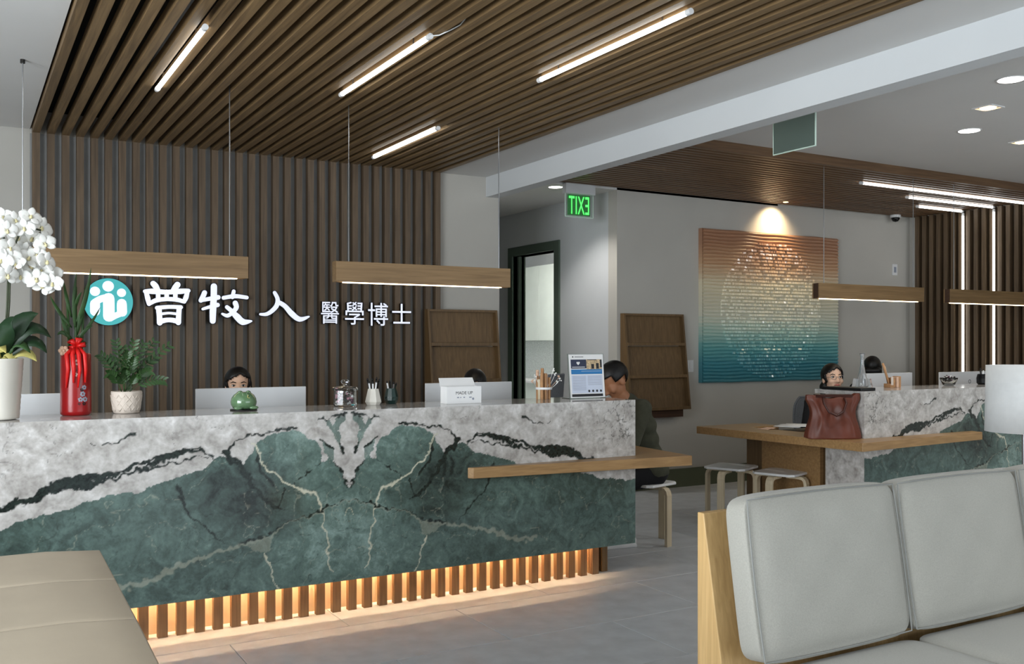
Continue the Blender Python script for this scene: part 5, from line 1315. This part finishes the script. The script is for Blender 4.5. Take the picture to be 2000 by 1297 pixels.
# wooden caddy with sticks
wx_, wy, _ = spot2(1742, 4.84)
cad = thing('wooden_caddy', 'small wooden caddy with tall sticks in front of the monitor', 'caddy', (wx_, wy, ZT))
for k, (a, b, m_) in enumerate(((-.02, .06, 'tan_wood'), (.02, .06, 'pink_wood'), (.045, .07, 'tan_wood'))):
    bm = BM(); box(bm, wx_+a, wx_+a+.022, wy-.03, wy+.03, ZT, ZT+.075+.005*k); obj('block', bm, m_, cad, bevel=.002)
bm = BM(); box(bm, wx_-.055, wx_-.021, wy-.03, wy+.03, ZT, ZT+.03); obj('tray', bm, 'tan_wood', cad)
bm = BM(); box(bm, wx_-.050, wx_-.026, wy-.034, wy-.031, ZT+.02, ZT+.08); obj('card', bm, 'cream_ceramic', cad)
for k in range(3):
    bm = BM(); tube(bm, [(wx_-.045+.011*k, wy-.01+.012*k, ZT+.03), (wx_-.105+.022*k, wy+.01*k, ZT+.185-.014*k)], .0085, 8); s_ = obj('stick', bm, ('tan_wood', 'pink_wood', 'birch')[k], cad, smooth=True)
# candy bowl
bx_, by_, _ = spot2(1853, 4.84)
bw = thing('candy_bowl', 'small glass bowl heaped with dark wrapped sweets on the second counter', 'bowl', (bx_, by_, ZT))
bm = BM(); lathe(bm, [(.035, 0), (.045, .006), (.066, .05), (.068, .062), (.063, .062), (.06, .05), (.038, .010), (.01, .008)], (bx_, by_, ZT), 20); obj('glass_bowl', bm, 'glass', bw, smooth=True)
for k in range(40):
    a = random.uniform(0, 2*PI); r = .052*math.sqrt(random.random()); bm = BM(); ball(bm, (bx_+r*math.cos(a), by_+r*math.sin(a), ZT+.028+.055*random.random()*(1-r/.08)+r*.3), (.012, .008, .008), Euler((random.random()*3, random.random()*3, 0)), 8, 6)
    obj('sweet', bm, random.choice(('candy_dark', 'black', 'candy_purple', 'white_plastic')), bw, smooth=True)
# two cups with pens at the far end
pr_c = [(.030, 0), (.042, .012), (.044, .05), (.034, .085), (.030, .085), (.028, .06)]
pen_holder('black glazed cup of pens on the second counter', 1918, 4.84, 'black_gloss', pr_c, [(-.014,0,-.01,.035,'black'),(.01,0,.008,.03,'white_plastic'),(0,.01,0,.04,'black')], 12)
pen_holder('white cup of dark pens next to the black cup', 1942, 4.84, 'cream_ceramic', pr_c, [(-.012,0,-.014,.03,'black'),(.012,0,.014,.035,'black'),(0,.01,.004,.04,'black'),(.016,.01,.02,.03,'black')], 12)

# ================================================================ lamp at the right edge
lz = P(1962, 842, X=3.62) ; Ylamp = 3.05
pl = P(1961, 780, Y=Ylamp); rl = .19; lx = pl.x+rl*.93
zb_, zt2 = P(1975, 845, Y=Ylamp).z, P(1975, 714, Y=Ylamp).z
lamp = thing('table_lamp', 'white drum shade table lamp cut by the right picture edge', 'lamp', (lx, Ylamp, zb_-.20))
bm = BM(); lathe(bm, [(rl, zb_), (rl*.965, zt2)], (lx, Ylamp, 0), 48, cap=False); sh = obj('lamp_shade', bm, 'lampshade', lamp, smooth=True, solid=.004)
ztab = P(1985, 922, Y=Ylamp).z
bm = BM(); tube(bm, [(lx, Ylamp, ztab+.01), (lx, Ylamp, zt2-.04)], .011, 10); obj('lamp_stem', bm, 'steel', lamp)
bm = BM(); lathe(bm, [(.085, 0), (.085, .012), (.02, .02)], (lx, Ylamp, ztab), 28); obj('lamp_foot', bm, 'white_plastic', lamp, smooth=True)
bm = BM(); ball(bm, (lx, Ylamp, (zb_+zt2)/2), .035, seg=14, rings=10); obj('bulb', bm, 'white_plastic', lamp, smooth=True)
bm = BM()
for k in range(3): tube(bm, [(lx, Ylamp, zt2-.04), (lx+rl*.955*math.cos(k*2.1), Ylamp+rl*.955*math.sin(k*2.1), zt2-.02)], .003, 5)
obj('shade_spider', bm, 'steel', lamp)
lamp.location.z = ztab
for c in lamp.children: c.location.z -= ztab-(zb_-.20)
st = thing('side_table', 'white round side table under the drum lamp at the right edge', 'table', (lx, Ylamp, 0))
bm = BM(); lathe(bm, [(.155, 0), (.16, .004), (.16, .016), (.155, .02)], (lx, Ylamp, ztab-.0205), 48); obj('table_top', bm, 'white_plastic', st)
bm = BM(); tube(bm, [(lx, Ylamp, .02), (lx, Ylamp, ztab-.02)], .02, 14); obj('column', bm, 'white_plastic', st, smooth=True)
bm = BM(); lathe(bm, [(.15, 0), (.15, .012), (.03, .02)], (lx, Ylamp, 0), 32); obj('base', bm, 'white_plastic', st, smooth=True)

bpy.data.scenes.remove(TMP)
